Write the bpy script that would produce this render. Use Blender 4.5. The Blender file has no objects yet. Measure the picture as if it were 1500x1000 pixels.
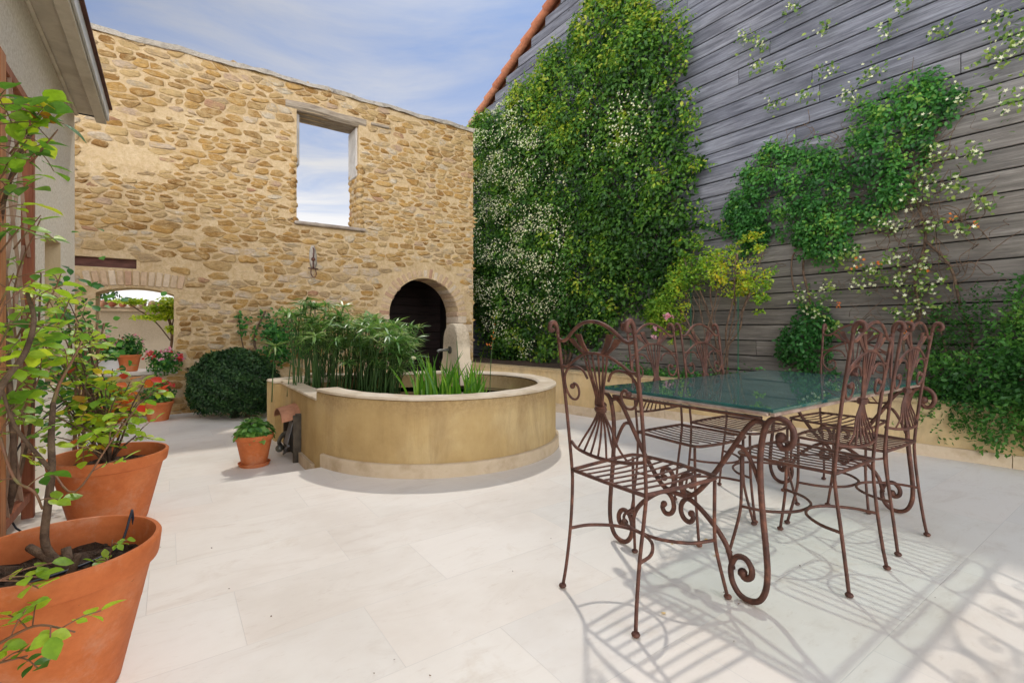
import bpy, math, random
import numpy as np
from mathutils import Vector, Matrix
random.seed(7); RNG = np.random.default_rng(7)
C = bpy.context.scene.collection
R = math.radians
A = R(35.2); CA, SA = math.cos(A), math.sin(A)

# ------------------------------------------------------------------ helpers
def catmull(pts, n=6):
    P = [np.array(p, float) for p in pts]
    if len(P) < 3: return P
    P = [2*P[0]-P[1]] + P + [2*P[-1]-P[-2]]
    out = []
    for i in range(1, len(P)-2):
        a, b, c, d = P[i-1], P[i], P[i+1], P[i+2]
        for k in range(n):
            t = k/n
            out.append(.5*((2*b)+(-a+c)*t+(2*a-5*b+4*c-d)*t*t+(-a+3*b-3*c+d)*t**3))
    out.append(P[-2]); return out

class MB:
    def __init__(s): s.v=[]; s.f=[]; s.m=[]; s.t=[]
    def add(s, verts, faces, mat=0, tint=None):
        o=len(s.v); s.v.extend([tuple(map(float,p)) for p in verts])
        t = random.random() if tint is None else tint
        for f in faces: s.f.append(tuple(o+i for i in f)); s.m.append(mat); s.t.append(t)
        return s
    def box(s, c, d, mat=0, M=None, tint=None, taper=1.0, bev=0.0):
        x,y,z = d[0]/2,d[1]/2,d[2]/2
        if bev<=0:
            V=[(-x,-y,-z),(x,-y,-z),(x,y,-z),(-x,y,-z),(-x*taper,-y*taper,z),(x*taper,-y*taper,z),(x*taper,y*taper,z),(-x*taper,y*taper,z)]
            F=[(0,3,2,1),(4,5,6,7),(0,1,5,4),(1,2,6,5),(2,3,7,6),(3,0,4,7)]
        else:
            b=min(bev,x*.9,y*.9,z*.9); V=[];F=[]
            levels=[(-z,b),(-z+b,0),(z-b,0),(z,b)]
            for lz,i in levels:
                X,Y=x-i,y-i; k=b if i==0 else b*.3
                V+=[(-X+k,-Y,lz),(X-k,-Y,lz),(X,-Y+k,lz),(X,Y-k,lz),(X-k,Y,lz),(-X+k,Y,lz),(-X,Y-k,lz),(-X,-Y+k,lz)]
            F.append(tuple(range(7,-1,-1))); F.append(tuple(range(24,32)))
            for l in range(3):
                for i in range(8):
                    j=(i+1)%8; F.append((l*8+i,l*8+j,l*8+8+j,l*8+8+i))
        if M is not None: V=[tuple(M@Vector(p)) for p in V]
        V=[(p[0]+c[0],p[1]+c[1],p[2]+c[2]) for p in V]
        return s.add(V,F,mat,tint)
    def tube(s, pts, r, n=8, smooth=4, mat=0, cap=True, tint=None, flat=None):
        P = catmull(pts, smooth) if smooth>1 else [np.array(p,float) for p in pts]
        N=len(P)
        rr=[r]*N if np.isscalar(r) else list(np.interp(np.linspace(0,1,N),np.linspace(0,1,len(r)),r))
        T=[]
        for i in range(N):
            t=P[min(i+1,N-1)]-P[max(i-1,0)]; L=np.linalg.norm(t); T.append(t/L if L>1e-9 else np.array([0,0,1.]))
        ref=np.array([0,0,1.]) if abs(T[0][2])<.9 else np.array([0,1.,0])
        u=np.cross(T[0],ref); u/=np.linalg.norm(u)
        V=[];F=[]
        for i in range(N):
            u=u-T[i]*np.dot(u,T[i]); u/=max(np.linalg.norm(u),1e-9); w=np.cross(T[i],u)
            for k in range(n):
                a=2*math.pi*(k+.5)/n
                e=(flat if flat else 1.0)
                V.append(P[i]+rr[i]*(math.cos(a)*u+math.sin(a)*w*e))
        for i in range(N-1):
            for k in range(n):
                j=(k+1)%n; F.append((i*n+k,i*n+j,(i+1)*n+j,(i+1)*n+k))
        if cap: F.append(tuple(range(n-1,-1,-1))); F.append(tuple((N-1)*n+k for k in range(n)))
        return s.add(V,F,mat,tint)
    def lathe(s, prof, c=(0,0,0), n=40, mat=0, tint=None, a0=0, a1=2*math.pi, wob=0):
        V=[];F=[];full=abs(a1-a0-2*math.pi)<1e-6; m=n if full else n+1
        for (r,z) in prof:
            for k in range(m):
                a=a0+(a1-a0)*k/n; rr=r*(1+wob*math.sin(3*a+z*9))
                V.append((c[0]+rr*math.cos(a),c[1]+rr*math.sin(a),c[2]+z))
        for i in range(len(prof)-1):
            for k in range(n):
                j=(k+1)%m; F.append((i*m+k,i*m+j,(i+1)*m+j,(i+1)*m+k))
        return s.add(V,F,mat,tint)
    def ball(s, c, r, mat=0, n=10, tint=None, sc=(1,1,1), noise=0):
        V=[];F=[];h=n//2+1
        ph=[random.uniform(0,6) for _ in range(3)]
        for i in range(1,h):
            th=math.pi*i/h
            for k in range(n):
                a=2*math.pi*k/n
                q=1+noise*(math.sin(3*a+ph[0])*math.sin(2*th+ph[1])+.6*math.sin(5*a+ph[2]))
                V.append((c[0]+r*q*sc[0]*math.sin(th)*math.cos(a),c[1]+r*q*sc[1]*math.sin(th)*math.sin(a),c[2]+r*q*sc[2]*math.cos(th)))
        V.append((c[0],c[1],c[2]+r*sc[2])); V.append((c[0],c[1],c[2]-r*sc[2]))
        for i in range(h-2):
            for k in range(n):
                j=(k+1)%n; F.append((i*n+k,(i+1)*n+k,(i+1)*n+j,i*n+j))
        t=len(V)-2
        for k in range(n):
            j=(k+1)%n; F.append((t,k,j)); F.append((t+1,(h-2)*n+j,(h-2)*n+k))
        return s.add(V,F,mat,tint)
    def prism(s, poly, z0, z1, mat=0, tint=None):
        n=len(poly); V=[(p[0],p[1],z0) for p in poly]+[(p[0],p[1],z1) for p in poly]
        F=[tuple(range(n-1,-1,-1)),tuple(range(n,2*n))]+[(i,(i+1)%n,n+(i+1)%n,n+i) for i in range(n)]
        return s.add(V,F,mat,tint)
    def build(s, name, mats, parent=None, smooth=False, loc=None, rz=0, autosmooth=None):
        me=bpy.data.meshes.new(name); me.from_pydata(s.v,[],s.f)
        for m in (mats if isinstance(mats,(list,tuple)) else [mats]): me.materials.append(m)
        me.polygons.foreach_set('material_index',s.m)
        at=me.attributes.new('tint','FLOAT','FACE'); at.data.foreach_set('value',s.t)
        if smooth: me.polygons.foreach_set('use_smooth',[True]*len(s.f))
        me.update()
        if autosmooth: me.set_sharp_from_angle(angle=R(autosmooth))
        o=bpy.data.objects.new(name,me); C.objects.link(o)
        if parent: o.parent=parent
        if loc is not None: o.location=loc
        o.rotation_euler=(0,0,rz)
        return o

def empty(name, loc=(0,0,0), rz=0):
    o=bpy.data.objects.new(name,None); C.objects.link(o); o.location=loc; o.rotation_euler=(0,0,rz); o.empty_display_size=.1; return o
def tag(o,label=None,cat=None,group=None,kind=None):
    if label: o['label']=label
    if cat: o['category']=cat
    if group: o['group']=group
    if kind: o['kind']=kind
    return o
def kids(o): return list(o.children)
def copy_tree(o,parent=None):
    c=o.copy(); C.objects.link(c)
    if parent: c.parent=parent
    for ch in kids(o): copy_tree(ch,c)
    return c

def leaf_mesh(name, mat, pos, nrm, dirn, size, tint, tmpl='leaf', parent=None, loc=None, rz=0):
    """many leaves as one mesh; nrm = face normal, dirn = growth direction"""
    T={'leaf':(np.array([(0,0,0),(.26,.3,.05),(.28,.6,.05),(0,1,-.08),(-.28,.6,.05),(-.26,.3,.05),(0,.5,-.02)]),
               [(0,1,6),(1,2,6),(2,3,6),(3,4,6),(4,5,6),(5,0,6)]),
       'quad':(np.array([(0,0,0),(.27,.5,.06),(0,1,-.05),(-.27,.5,.06)]),[(0,1,2),(0,2,3)]),
       'blade':(np.array([(-.03,0,0),(.03,0,0),(.055,.5,.03),(0,1,-.14),(-.055,.5,.03)]),[(0,1,2,4),(4,2,3)]),
       'petal5':(np.array([(0,0,0)]+[p for k in range(5) for p in ((.5*math.cos(1.2566*k),.5*math.sin(1.2566*k),.12),(.22*math.cos(1.2566*k+.6),.22*math.sin(1.2566*k+.6),.02))]),
                 [(0,2*k+1,2*k+2,) for k in range(5)]+[(0,2*k+2,(2*k+2)%10+1) for k in range(5)]),
       'rose':(np.array([(0,0,0),(.2,.14,.04),(.34,.36,.07),(.36,.58,.06),(.22,.82,.01),(0,1.04,-.09),(-.22,.82,.01),(-.36,.58,.06),(-.34,.36,.07),(-.2,.14,.04),(0,.3,0),(0,.65,-.02)]),
               [(0,1,10),(1,2,10),(2,3,11,10),(3,4,11),(4,5,11),(5,6,11),(6,7,11),(7,8,10,11),(8,9,10),(9,0,10)]),
       }[tmpl]
    V,F=T; n=len(pos); pos=np.asarray(pos,float); nrm=np.asarray(nrm,float); d=np.asarray(dirn,float)
    size=np.broadcast_to(np.asarray(size,float),(n,)); 
    nrm=nrm/np.maximum(np.linalg.norm(nrm,axis=1,keepdims=True),1e-9)
    d=d-nrm*np.sum(d*nrm,axis=1,keepdims=True); d/=np.maximum(np.linalg.norm(d,axis=1,keepdims=True),1e-9)
    x=np.cross(d,nrm)
    W=pos[:,None,:]+size[:,None,None]*(V[None,:,0:1]*x[:,None,:]+V[None,:,1:2]*d[:,None,:]+V[None,:,2:3]*nrm[:,None,:])
    k=len(V); loops=[];starts=[];tot=[]
    fl=np.concatenate([np.array(f) for f in F]); cnt=np.array([len(f) for f in F])
    allL=(np.arange(n)[:,None]*k+fl[None,:]).ravel()
    totals=np.tile(cnt,n); st=np.concatenate([[0],np.cumsum(totals)[:-1]])
    me=bpy.data.meshes.new(name)
    me.vertices.add(n*k); me.vertices.foreach_set('co',W.reshape(-1).astype(np.float32))
    me.loops.add(len(allL)); me.loops.foreach_set('vertex_index',allL.astype(np.int32))
    me.polygons.add(len(totals)); me.polygons.foreach_set('loop_start',st.astype(np.int32))
    try: me.polygons.foreach_set('loop_total',totals.astype(np.int32))
    except Exception: pass
    me.polygons.foreach_set('use_smooth',np.ones(len(totals),bool))
    at=me.attributes.new('tint','FLOAT','FACE'); at.data.foreach_set('value',np.repeat(np.asarray(tint,float),len(F)).astype(np.float32))
    me.update(calc_edges=True); me.validate()
    me.materials.append(mat)
    o=bpy.data.objects.new(name,me); C.objects.link(o)
    if name in ('flowers','pink_blooms','orange_flowers','red_leaves','withered_blooms'): o['kind']='stuff'
    if parent: o.parent=parent
    if loc is not None: o.location=loc
    o.rotation_euler=(0,0,rz)
    return o

# ------------------------------------------------------------------ materials
def nt(name):
    m=bpy.data.materials.new(name); m.use_nodes=True; t=m.node_tree; t.nodes.clear()
    out=t.nodes.new('ShaderNodeOutputMaterial'); b=t.nodes.new('ShaderNodeBsdfPrincipled'); t.links.new(b.outputs[0],out.inputs[0])
    return m,t,b,out
def nd(t,ty,**k):
    n=t.nodes.new(ty)
    for a,v in k.items():
        if a.startswith('i_'):
            key=a[2:].replace('_',' '); n.inputs[key].default_value=v
        else: setattr(n,a,v)
    return n
def ramp(t,fac,stops,interp='LINEAR'):
    r=t.nodes.new('ShaderNodeValToRGB'); r.color_ramp.interpolation=interp; e=r.color_ramp.elements
    while len(e)<len(stops): e.new(.5)
    for i,(p,c) in enumerate(stops): e[i].position=p; e[i].color=(*c,1) if len(c)==3 else c
    t.links.new(fac,r.inputs[0]); return r.outputs[0]
def mix(t,fac,a,b,mode='MIX'):
    m=t.nodes.new('ShaderNodeMix'); m.data_type='RGBA'; m.blend_type=mode
    for s,v in ((m.inputs[0],fac),(m.inputs[6],a),(m.inputs[7],b)):
        if hasattr(v,'links') or hasattr(v,'is_linked'): t.links.new(v,s)
        elif isinstance(v,(int,float)): s.default_value=v if s==m.inputs[0] else (v,v,v,1)
        else: s.default_value=(*v,1)
    return m.outputs[2]
def noise(t,scale,detail=4,rough=.55,vec=None,sc=None,dist=0):
    n=nd(t,'ShaderNodeTexNoise'); n.inputs['Scale'].default_value=scale; n.inputs['Detail'].default_value=detail; n.inputs['Roughness'].default_value=rough; n.inputs['Distortion'].default_value=dist
    if vec is None: vec=t.nodes.new('ShaderNodeTexCoord').outputs['Object']
    if sc:
        mp=t.nodes.new('ShaderNodeMapping'); mp.inputs['Scale'].default_value=sc; t.links.new(vec,mp.inputs[0]); vec=mp.outputs[0]
    t.links.new(vec,n.inputs['Vector']); return n.outputs[0]
def bump(t,b,h,strength=.3,dist=.01,prev=None):
    n=nd(t,'ShaderNodeBump'); n.inputs['Strength'].default_value=strength; n.inputs['Distance'].default_value=dist
    t.links.new(h,n.inputs['Height'])
    if prev: t.links.new(prev,n.inputs['Normal'])
    t.links.new(n.outputs[0],b.inputs['Normal']); return n.outputs[0]
def attr(t,name='tint'): 
    a=t.nodes.new('ShaderNodeAttribute'); a.attribute_name=name; return a.outputs['Fac']
def S(m): return m

def mat_noise(name,c1,c2,scale=6,rough=.8,bs=.3,bd=.01,detail=6,bscale=None,sc=None,metal=0,c3=None,spec=.3):
    m,t,b,o=nt(name); f=noise(t,scale,detail,.6,sc=sc)
    st=[(.35,c1),(.65,c2)] if c3 is None else [(.3,c1),(.5,c2),(.7,c3)]
    t.links.new(ramp(t,f,st),b.inputs['Base Color']); b.inputs['Roughness'].default_value=rough; b.inputs['Metallic'].default_value=metal
    b.inputs['Specular IOR Level'].default_value=spec
    bump(t,b,noise(t,bscale or scale*6,5,.6),bs,bd); return m

# mortar of the rubble wall
def m_mortar():
    m,t,b,o=nt('lime mortar'); a=noise(t,2.2,6,.65); c=noise(t,18,6,.7)
    col=ramp(t,a,[(.3,(.54,.36,.16)),(.5,(.64,.445,.215)),(.72,(.73,.56,.32))])
    col=mix(t,.45,col,ramp(t,c,[(.35,(.50,.36,.20)),(.6,(.76,.62,.44))]))
    t.links.new(col,b.inputs['Base Color']); b.inputs['Roughness'].default_value=.95; b.inputs['Specular IOR Level'].default_value=.1
    p=bump(t,b,noise(t,9,8,.75),.9,.06); bump(t,b,noise(t,60,4,.7),.7,.010,p); return m
def m_stone():
    m,t,b,o=nt('ochre rubble stone'); f=attr(t)
    col=ramp(t,f,[(0,(.38,.21,.075)),(.15,(.58,.34,.11)),(.35,(.68,.43,.16)),(.5,(.44,.27,.11)),(.62,(.70,.50,.24)),(.75,(.62,.44,.22)),(.84,(.52,.38,.23)),(.93,(.78,.68,.52)),(1,(.52,.29,.17))])
    n1=noise(t,14,7,.7,sc=(1,1,2.2)); col=mix(t,.55,col,ramp(t,n1,[(.3,(.36,.31,.27)),(.5,(.86,.82,.76)),(.72,(1.12,1.08,1.0))]),'MULTIPLY')
    n2=noise(t,7,8,.75); col=mix(t,ramp(t,n2,[(.46,(0,0,0)),(.6,(.8,.8,.8))]),col,(.64,.45,.22))
    t.links.new(col,b.inputs['Base Color']); b.inputs['Roughness'].default_value=.92; b.inputs['Specular IOR Level'].default_value=.12
    p=bump(t,b,noise(t,16,8,.75,sc=(1,1,2.5)),1,.05); bump(t,b,noise(t,90,4,.7),.4,.005,p); return m
def m_brick():
    m,t,b,o=nt('old brick'); f=attr(t)
    col=ramp(t,f,[(0,(.46,.28,.18)),(.3,(.56,.39,.25)),(.65,(.58,.44,.29)),(1,(.66,.54,.40))])
    col=mix(t,.6,col,ramp(t,noise(t,20,6,.7),[(.3,(.5,.45,.42)),(.65,(1,.98,.95))]),'MULTIPLY')
    t.links.new(col,b.inputs['Base Color']); b.inputs['Roughness'].default_value=.93
    bump(t,b,noise(t,45,6,.7),.5,.012); return m
def m_planks():
    m,t,b,o=nt('weathered larch boards'); f=attr(t)
    tc=t.nodes.new('ShaderNodeTexCoord'); v=t.nodes.new('ShaderNodeCombineXYZ'); t.links.new(f,v.inputs[1])
    va=nd(t,'ShaderNodeVectorMath',operation='SCALE'); va.inputs['Scale'].default_value=37.; t.links.new(v.outputs[0],va.inputs[0])
    ad=nd(t,'ShaderNodeVectorMath',operation='ADD'); t.links.new(tc.outputs['Object'],ad.inputs[0]); t.links.new(va.outputs[0],ad.inputs[1])
    vec=ad.outputs[0]
    g1=noise(t,3,8,.72,vec=vec,sc=(.55,1,9),dist=.6); g2=noise(t,9,6,.75,vec=vec,sc=(.25,1,14)); big=noise(t,.5,3,.5)
    gray=ramp(t,g1,[(.28,(.065,.068,.083)),(.45,(.145,.15,.178)),(.6,(.24,.25,.288)),(.78,(.37,.38,.42))])
    brown=ramp(t,g1,[(.28,(.095,.085,.072)),(.5,(.195,.175,.147)),(.72,(.32,.29,.25))])
    # boards low on the wall, sheltered by growth, keep their brown
    sep=t.nodes.new('ShaderNodeSeparateXYZ'); t.links.new(tc.outputs['Object'],sep.inputs[0])
    mr=nd(t,'ShaderNodeMapRange'); mr.inputs['From Min'].default_value=2.2; mr.inputs['From Max'].default_value=4.0; zx=nd(t,'ShaderNodeMath',operation='MULTIPLY_ADD'); t.links.new(sep.outputs[0],zx.inputs[0]); zx.inputs[1].default_value=-.35; t.links.new(sep.outputs[2],zx.inputs[2]); t.links.new(zx.outputs[0],mr.inputs[0])
    mm=nd(t,'ShaderNodeMath',operation='ADD'); t.links.new(mr.outputs[0],mm.inputs[0])
    ms=nd(t,'ShaderNodeMath',operation='MULTIPLY_ADD'); t.links.new(big,ms.inputs[0]); ms.inputs[1].default_value=1.0; ms.inputs[2].default_value=-.5; t.links.new(ms.outputs[0],mm.inputs[1]); mm.use_clamp=True
    col=mix(t,mm.outputs[0],brown,gray)
    tn=ramp(t,f,[(0,(.82,.82,.84)),(.5,(.96,.96,.96)),(1,(1.14,1.12,1.1))]); col=mix(t,.8,col,tn,'MULTIPLY')
    col=mix(t,.5,col,ramp(t,g2,[(.35,(.55,.55,.55)),(.55,(1,1,1)),(.8,(1.25,1.25,1.25))]),'MULTIPLY')
    # knots
    vo=nd(t,'ShaderNodeTexVoronoi'); vo.inputs['Scale'].default_value=1.0; mp=t.nodes.new('ShaderNodeMapping'); mp.inputs['Scale'].default_value=(1.6,1,4.2); t.links.new(vec,mp.inputs[0]); t.links.new(mp.outputs[0],vo.inputs['Vector'])
    st_=noise(t,1.3,6,.65,vec=vec,sc=(.6,1,1.6)); col=mix(t,.8,col,ramp(t,st_,[(.35,(.58,.58,.60)),(.55,(1,1,1)),(.7,(1.12,1.12,1.12))]),'MULTIPLY')
    kn=ramp(t,vo.outputs['Distance'],[(.03,(.22,.2,.18)),(.075,(1,1,1))]); col=mix(t,1,col,kn,'MULTIPLY')
    t.links.new(col,b.inputs['Base Color']); b.inputs['Roughness'].default_value=.75; b.inputs['Specular IOR Level'].default_value=.3
    p=bump(t,b,g1,.5,.012); bump(t,b,g2,.5,.006,p); return m
def m_travertine(name='travertine paving'):
    m,t,b,o=nt(name); tc=t.nodes.new('ShaderNodeTexCoord'); vec=tc.outputs['Object']
    br=nd(t,'ShaderNodeTexBrick'); t.links.new(vec,br.inputs['Vector']); br.offset=.38; br.offset_frequency=2; br.squash=1.25; br.squash_frequency=3
    br.inputs['Scale'].default_value=1; br.inputs['Mortar Size'].default_value=.0017; br.inputs['Mortar Smooth'].default_value=.6; br.inputs['Brick Width'].default_value=.74; br.inputs['Row Height'].default_value=.402; br.inputs['Bias'].default_value=0
    br.inputs['Color1'].default_value=(0,0,0,1); br.inputs['Color2'].default_value=(1,1,1,1); br.inputs['Mortar'].default_value=(.5,.5,.5,1)
    tile=ramp(t,br.outputs['Color'],[(0,(.75,.705,.64)),(.35,(.81,.765,.69)),(.7,(.78,.72,.64)),(1,(.82,.76,.68))])
    va=nd(t,'ShaderNodeVectorMath',operation='SCALE'); va.inputs['Scale'].default_value=7.; t.links.new(br.outputs['Color'],va.inputs[0])
    ad=nd(t,'ShaderNodeVectorMath',operation='ADD'); t.links.new(vec,ad.inputs[0]); t.links.new(va.outputs[0],ad.inputs[1])
    v1=noise(t,3.2,9,.7,vec=ad.outputs[0],sc=(.7,2,1),dist=1.2); col=mix(t,.5,tile,ramp(t,v1,[(.28,(.80,.74,.68)),(.45,(1,.99,.97)),(.6,(1.03,1.03,1.02)),(.72,(.93,.88,.83))]),'MULTIPLY')
    v2=noise(t,26,8,.75,vec=ad.outputs[0],sc=(.6,1.6,1)); col=mix(t,.5,col,ramp(t,v2,[(.28,(.78,.72,.66)),(.42,(1,1,1))]),'MULTIPLY')
    v3=noise(t,1.1,5,.6,vec=vec); col=mix(t,.6,col,ramp(t,v3,[(.36,(.86,.83,.80)),(.5,(1,1,1))]),'MULTIPLY')
    v4=noise(t,2.2,6,.7,vec=vec,dist=.5); col=mix(t,ramp(t,v4,[(.60,(0,0,0)),(.76,(.5,.5,.5))]),col,(.60,.49,.36))
    col=mix(t,br.outputs['Fac'],col,mix(t,noise(t,3,3,.5,vec=vec),(.58,.52,.45),(.77,.73,.67)))
    t.links.new(col,b.inputs['Base Color']); b.inputs['Roughness'].default_value=.55; b.inputs['Specular IOR Level'].default_value=.3
    p=bump(t,b,v2,.25,.004); inv=nd(t,'ShaderNodeMath',operation='SUBTRACT'); inv.inputs[0].default_value=1; t.links.new(br.outputs['Fac'],inv.inputs[1]); bump(t,b,inv.outputs[0],.35,.002,p); return m
def m_stucco(name,c1,c2,c3,streak=0,dirt=(.3,.22,.1),bs=.35,topz=.55):
    m,t,b,o=nt(name); a=noise(t,1.6,7,.65); col=ramp(t,a,[(.3,c1),(.5,c2),(.7,c3)])
    if streak:
        s1=noise(t,4.5,8,.74,sc=(1,1,.26),dist=.4); s2=noise(t,1.7,5,.6,sc=(1,1,.35))
        f=nd(t,'ShaderNodeMath',operation='MULTIPLY'); t.links.new(ramp(t,s1,[(.40,(0,0,0)),(.62,(1,1,1))]),f.inputs[0]); t.links.new(ramp(t,s2,[(.35,(0.1,)*3),(.65,(1,1,1))]),f.inputs[1])
        ff=nd(t,'ShaderNodeMath',operation='MULTIPLY'); t.links.new(f.outputs[0],ff.inputs[0]); ff.inputs[1].default_value=streak
        col=mix(t,ff.outputs[0],col,dirt)
        tc=t.nodes.new('ShaderNodeTexCoord'); sp=t.nodes.new('ShaderNodeSeparateXYZ'); t.links.new(tc.outputs['Object'],sp.inputs[0])
        ad=nd(t,'ShaderNodeMath',operation='MULTIPLY_ADD'); t.links.new(s2,ad.inputs[0]); ad.inputs[1].default_value=.22; t.links.new(sp.outputs[2],ad.inputs[2])
        k=ramp(t,ad.outputs[0],[(topz-.04,(0,0,0)),(min(topz+.10,.99),(.7,.7,.7))]); 
        spk=noise(t,38,5,.8); kk=nd(t,'ShaderNodeMath',operation='MULTIPLY'); t.links.new(k,kk.inputs[0]); t.links.new(ramp(t,spk,[(.42,(.35,)*3),(.6,(1,1,1))]),kk.inputs[1])
        col=mix(t,kk.outputs[0],col,dirt)
    t.links.new(col,b.inputs['Base Color']); b.inputs['Roughness'].default_value=.9; b.inputs['Specular IOR Level'].default_value=.15
    p=bump(t,b,noise(t,7,6,.7),bs,.02); bump(t,b,noise(t,80,4,.7),bs,.004,p); return m
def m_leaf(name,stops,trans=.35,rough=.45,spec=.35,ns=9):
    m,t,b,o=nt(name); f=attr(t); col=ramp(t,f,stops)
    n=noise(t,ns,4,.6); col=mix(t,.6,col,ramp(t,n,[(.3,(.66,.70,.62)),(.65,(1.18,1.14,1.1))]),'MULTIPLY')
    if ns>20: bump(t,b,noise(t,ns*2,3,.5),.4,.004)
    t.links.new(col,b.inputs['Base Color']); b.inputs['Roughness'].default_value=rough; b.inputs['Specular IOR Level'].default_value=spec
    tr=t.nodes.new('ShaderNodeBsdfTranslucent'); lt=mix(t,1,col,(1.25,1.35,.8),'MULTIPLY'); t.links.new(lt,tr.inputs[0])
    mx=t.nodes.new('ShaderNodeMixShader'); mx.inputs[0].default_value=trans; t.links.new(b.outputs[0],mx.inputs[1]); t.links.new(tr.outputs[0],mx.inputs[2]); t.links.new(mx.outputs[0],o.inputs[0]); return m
def m_iron():
    m,t,b,o=nt('rusty brown iron'); f=noise(t,22,6,.65)
    t.links.new(ramp(t,f,[(.3,(.048,.018,.012)),(.5,(.095,.035,.021)),(.62,(.15,.058,.034)),(.75,(.26,.10,.052))]),b.inputs['Base Color']); b.inputs['Metallic'].default_value=.1; b.inputs['Roughness'].default_value=.6
    bump(t,b,noise(t,90,5,.7),.35,.004); return m
def m_terracotta():
    m,t,b,o=nt('terracotta'); f=noise(t,4,7,.65); g=noise(t,30,6,.7,sc=(1,1,1.6))
    col=ramp(t,f,[(.3,(.46,.115,.030)),(.5,(.56,.16,.048)),(.7,(.63,.22,.085))])
    col=mix(t,ramp(t,noise(t,5,8,.75),[(.52,(0,0,0)),(.74,(.5,.5,.5))]),col,(.62,.40,.28))
    col=mix(t,.35,col,ramp(t,g,[(.35,(.7,.65,.6)),(.6,(1,1,1))]),'MULTIPLY')
    t.links.new(col,b.inputs['Base Color']); b.inputs['Roughness'].default_value=.68; b.inputs['Specular IOR Level'].default_value=.3
    p=bump(t,b,noise(t,3,3,.5,sc=(.2,.2,14)),.25,.004); bump(t,b,g,.25,.003,p); return m
def m_glass():
    m,t,b,o=nt('clear table glass'); t.nodes.remove(b)
    tr=t.nodes.new('ShaderNodeBsdfTransparent'); tr.inputs[0].default_value=(.86,.95,.94,1)
    gl=t.nodes.new('ShaderNodeBsdfGlossy'); gl.inputs['Roughness'].default_value=.02; gl.inputs[0].default_value=(.76,.94,.93,1)
    fr=t.nodes.new('ShaderNodeFresnel'); fr.inputs[0].default_value=1.75
    mx=t.nodes.new('ShaderNodeMixShader'); t.links.new(fr.outputs[0],mx.inputs[0]); t.links.new(tr.outputs[0],mx.inputs[1]); t.links.new(gl.outputs[0],mx.inputs[2])
    df=t.nodes.new('ShaderNodeBsdfDiffuse'); df.inputs[0].default_value=(.42,.62,.60,1); m2=t.nodes.new('ShaderNodeMixShader'); m2.inputs[0].default_value=.05; t.links.new(mx.outputs[0],m2.inputs[1]); t.links.new(df.outputs[0],m2.inputs[2]); t.links.new(m2.outputs[0],o.inputs[0]); return m
def m_water():
    m,t,b,o=nt('pond water'); b.inputs['Base Color'].default_value=(.018,.022,.012,1); b.inputs['Roughness'].default_value=.05; b.inputs['Specular IOR Level'].default_value=.5
    bump(t,b,noise(t,6,3,.5),.15,.01); return m

MORTAR=m_mortar(); STONE=m_stone(); BRICK=m_brick(); PLANK=m_planks(); TRAV=m_travertine(); IRON=m_iron(); TERRA=m_terracotta(); GLASS=m_glass(); WATER=m_water()
OCHRE=m_stucco('ochre limewash',(.43,.29,.12),(.53,.375,.17),(.60,.455,.24),streak=.6,dirt=(.24,.15,.07),topz=.55)
OCHRE2=m_stucco('ochre garden wall render',(.52,.37,.17),(.64,.47,.24),(.68,.53,.30),streak=.5,dirt=(.25,.19,.12),topz=.5)
RIM=mat_noise('pale stone rim',(.54,.43,.29),(.71,.61,.47),5,.85,.35,.01)
SKIRT=mat_noise('travertine skirting',(.46,.34,.21),(.62,.50,.35),5,.7,.25,.006,c3=(.55,.43,.28))
CREAM=m_stucco('cream house render',(.86,.79,.67),(.89,.83,.73),(.90,.86,.78),streak=.10,dirt=(.5,.42,.3),bs=.15,topz=.98)
CONC=mat_noise('soffit concrete',(.48,.41,.31),(.64,.57,.46),3,.9,.35,.01,c3=(.47,.41,.32))
FASC=mat_noise('pale fascia board',(.55,.55,.54),(.66,.66,.65),5,.6,.1,.004)
DARKM=mat_noise('dark gap filler',(.03,.03,.03),(.05,.05,.05),5,.8)
COPE=mat_noise('weathered mortar capping',(.24,.21,.18),(.46,.41,.34),5,.95,.8,.04,c3=(.36,.32,.27))
BEAM=mat_noise('grey oak beam',(.17,.13,.095),(.33,.27,.20),4,.85,.6,.02,sc=(1,6,12),c3=(.42,.36,.28))
REDWOOD=mat_noise('stained trellis wood',(.20,.062,.030),(.33,.115,.055),5,.6,.3,.006,sc=(8,8,.6))
ORWOOD=mat_noise('orange stained post',(.33,.13,.05),(.48,.21,.085),4,.6,.3,.006,sc=(9,9,.5))
DOORW=mat_noise('shade-darkened boards',(.010,.005,.0045),(.024,.012,.010),4,.75,.3,.01,sc=(1,1,8))  # base colour darkened to carry the shade inside the arch
SLOTW=mat_noise('dark brown lintel board',(.075,.03,.022),(.15,.065,.05),6,.7,.3,.01,sc=(1,1,5))
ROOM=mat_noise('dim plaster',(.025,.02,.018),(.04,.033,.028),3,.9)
TILE=None
def m_tile():
    m,t,b,o=nt('clay roof tile'); f=attr(t); col=ramp(t,f,[(0,(.33,.10,.05)),(.4,(.46,.17,.085)),(.75,(.52,.26,.15)),(1,(.40,.28,.2))])
    col=mix(t,.6,col,ramp(t,noise(t,12,6,.7),[(.3,(.45,.42,.4)),(.6,(1,1,1))]),'MULTIPLY'); t.links.new(col,b.inputs['Base Color']); b.inputs['Roughness'].default_value=.9; bump(t,b,noise(t,40,5,.7),.4,.01); return m
TILE=m_tile()
SOIL=mat_noise('dark soil',(.025,.015,.010),(.10,.062,.040),16,.95,1,.03,c3=(.05,.03,.02))
GROUND=mat_noise('gravelly ground',(.30,.26,.20),(.42,.37,.30),2,.95,.4,.02)
BARK=mat_noise('brown bark',(.075,.045,.03),(.19,.125,.08),20,.85,.8,.01)
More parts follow.
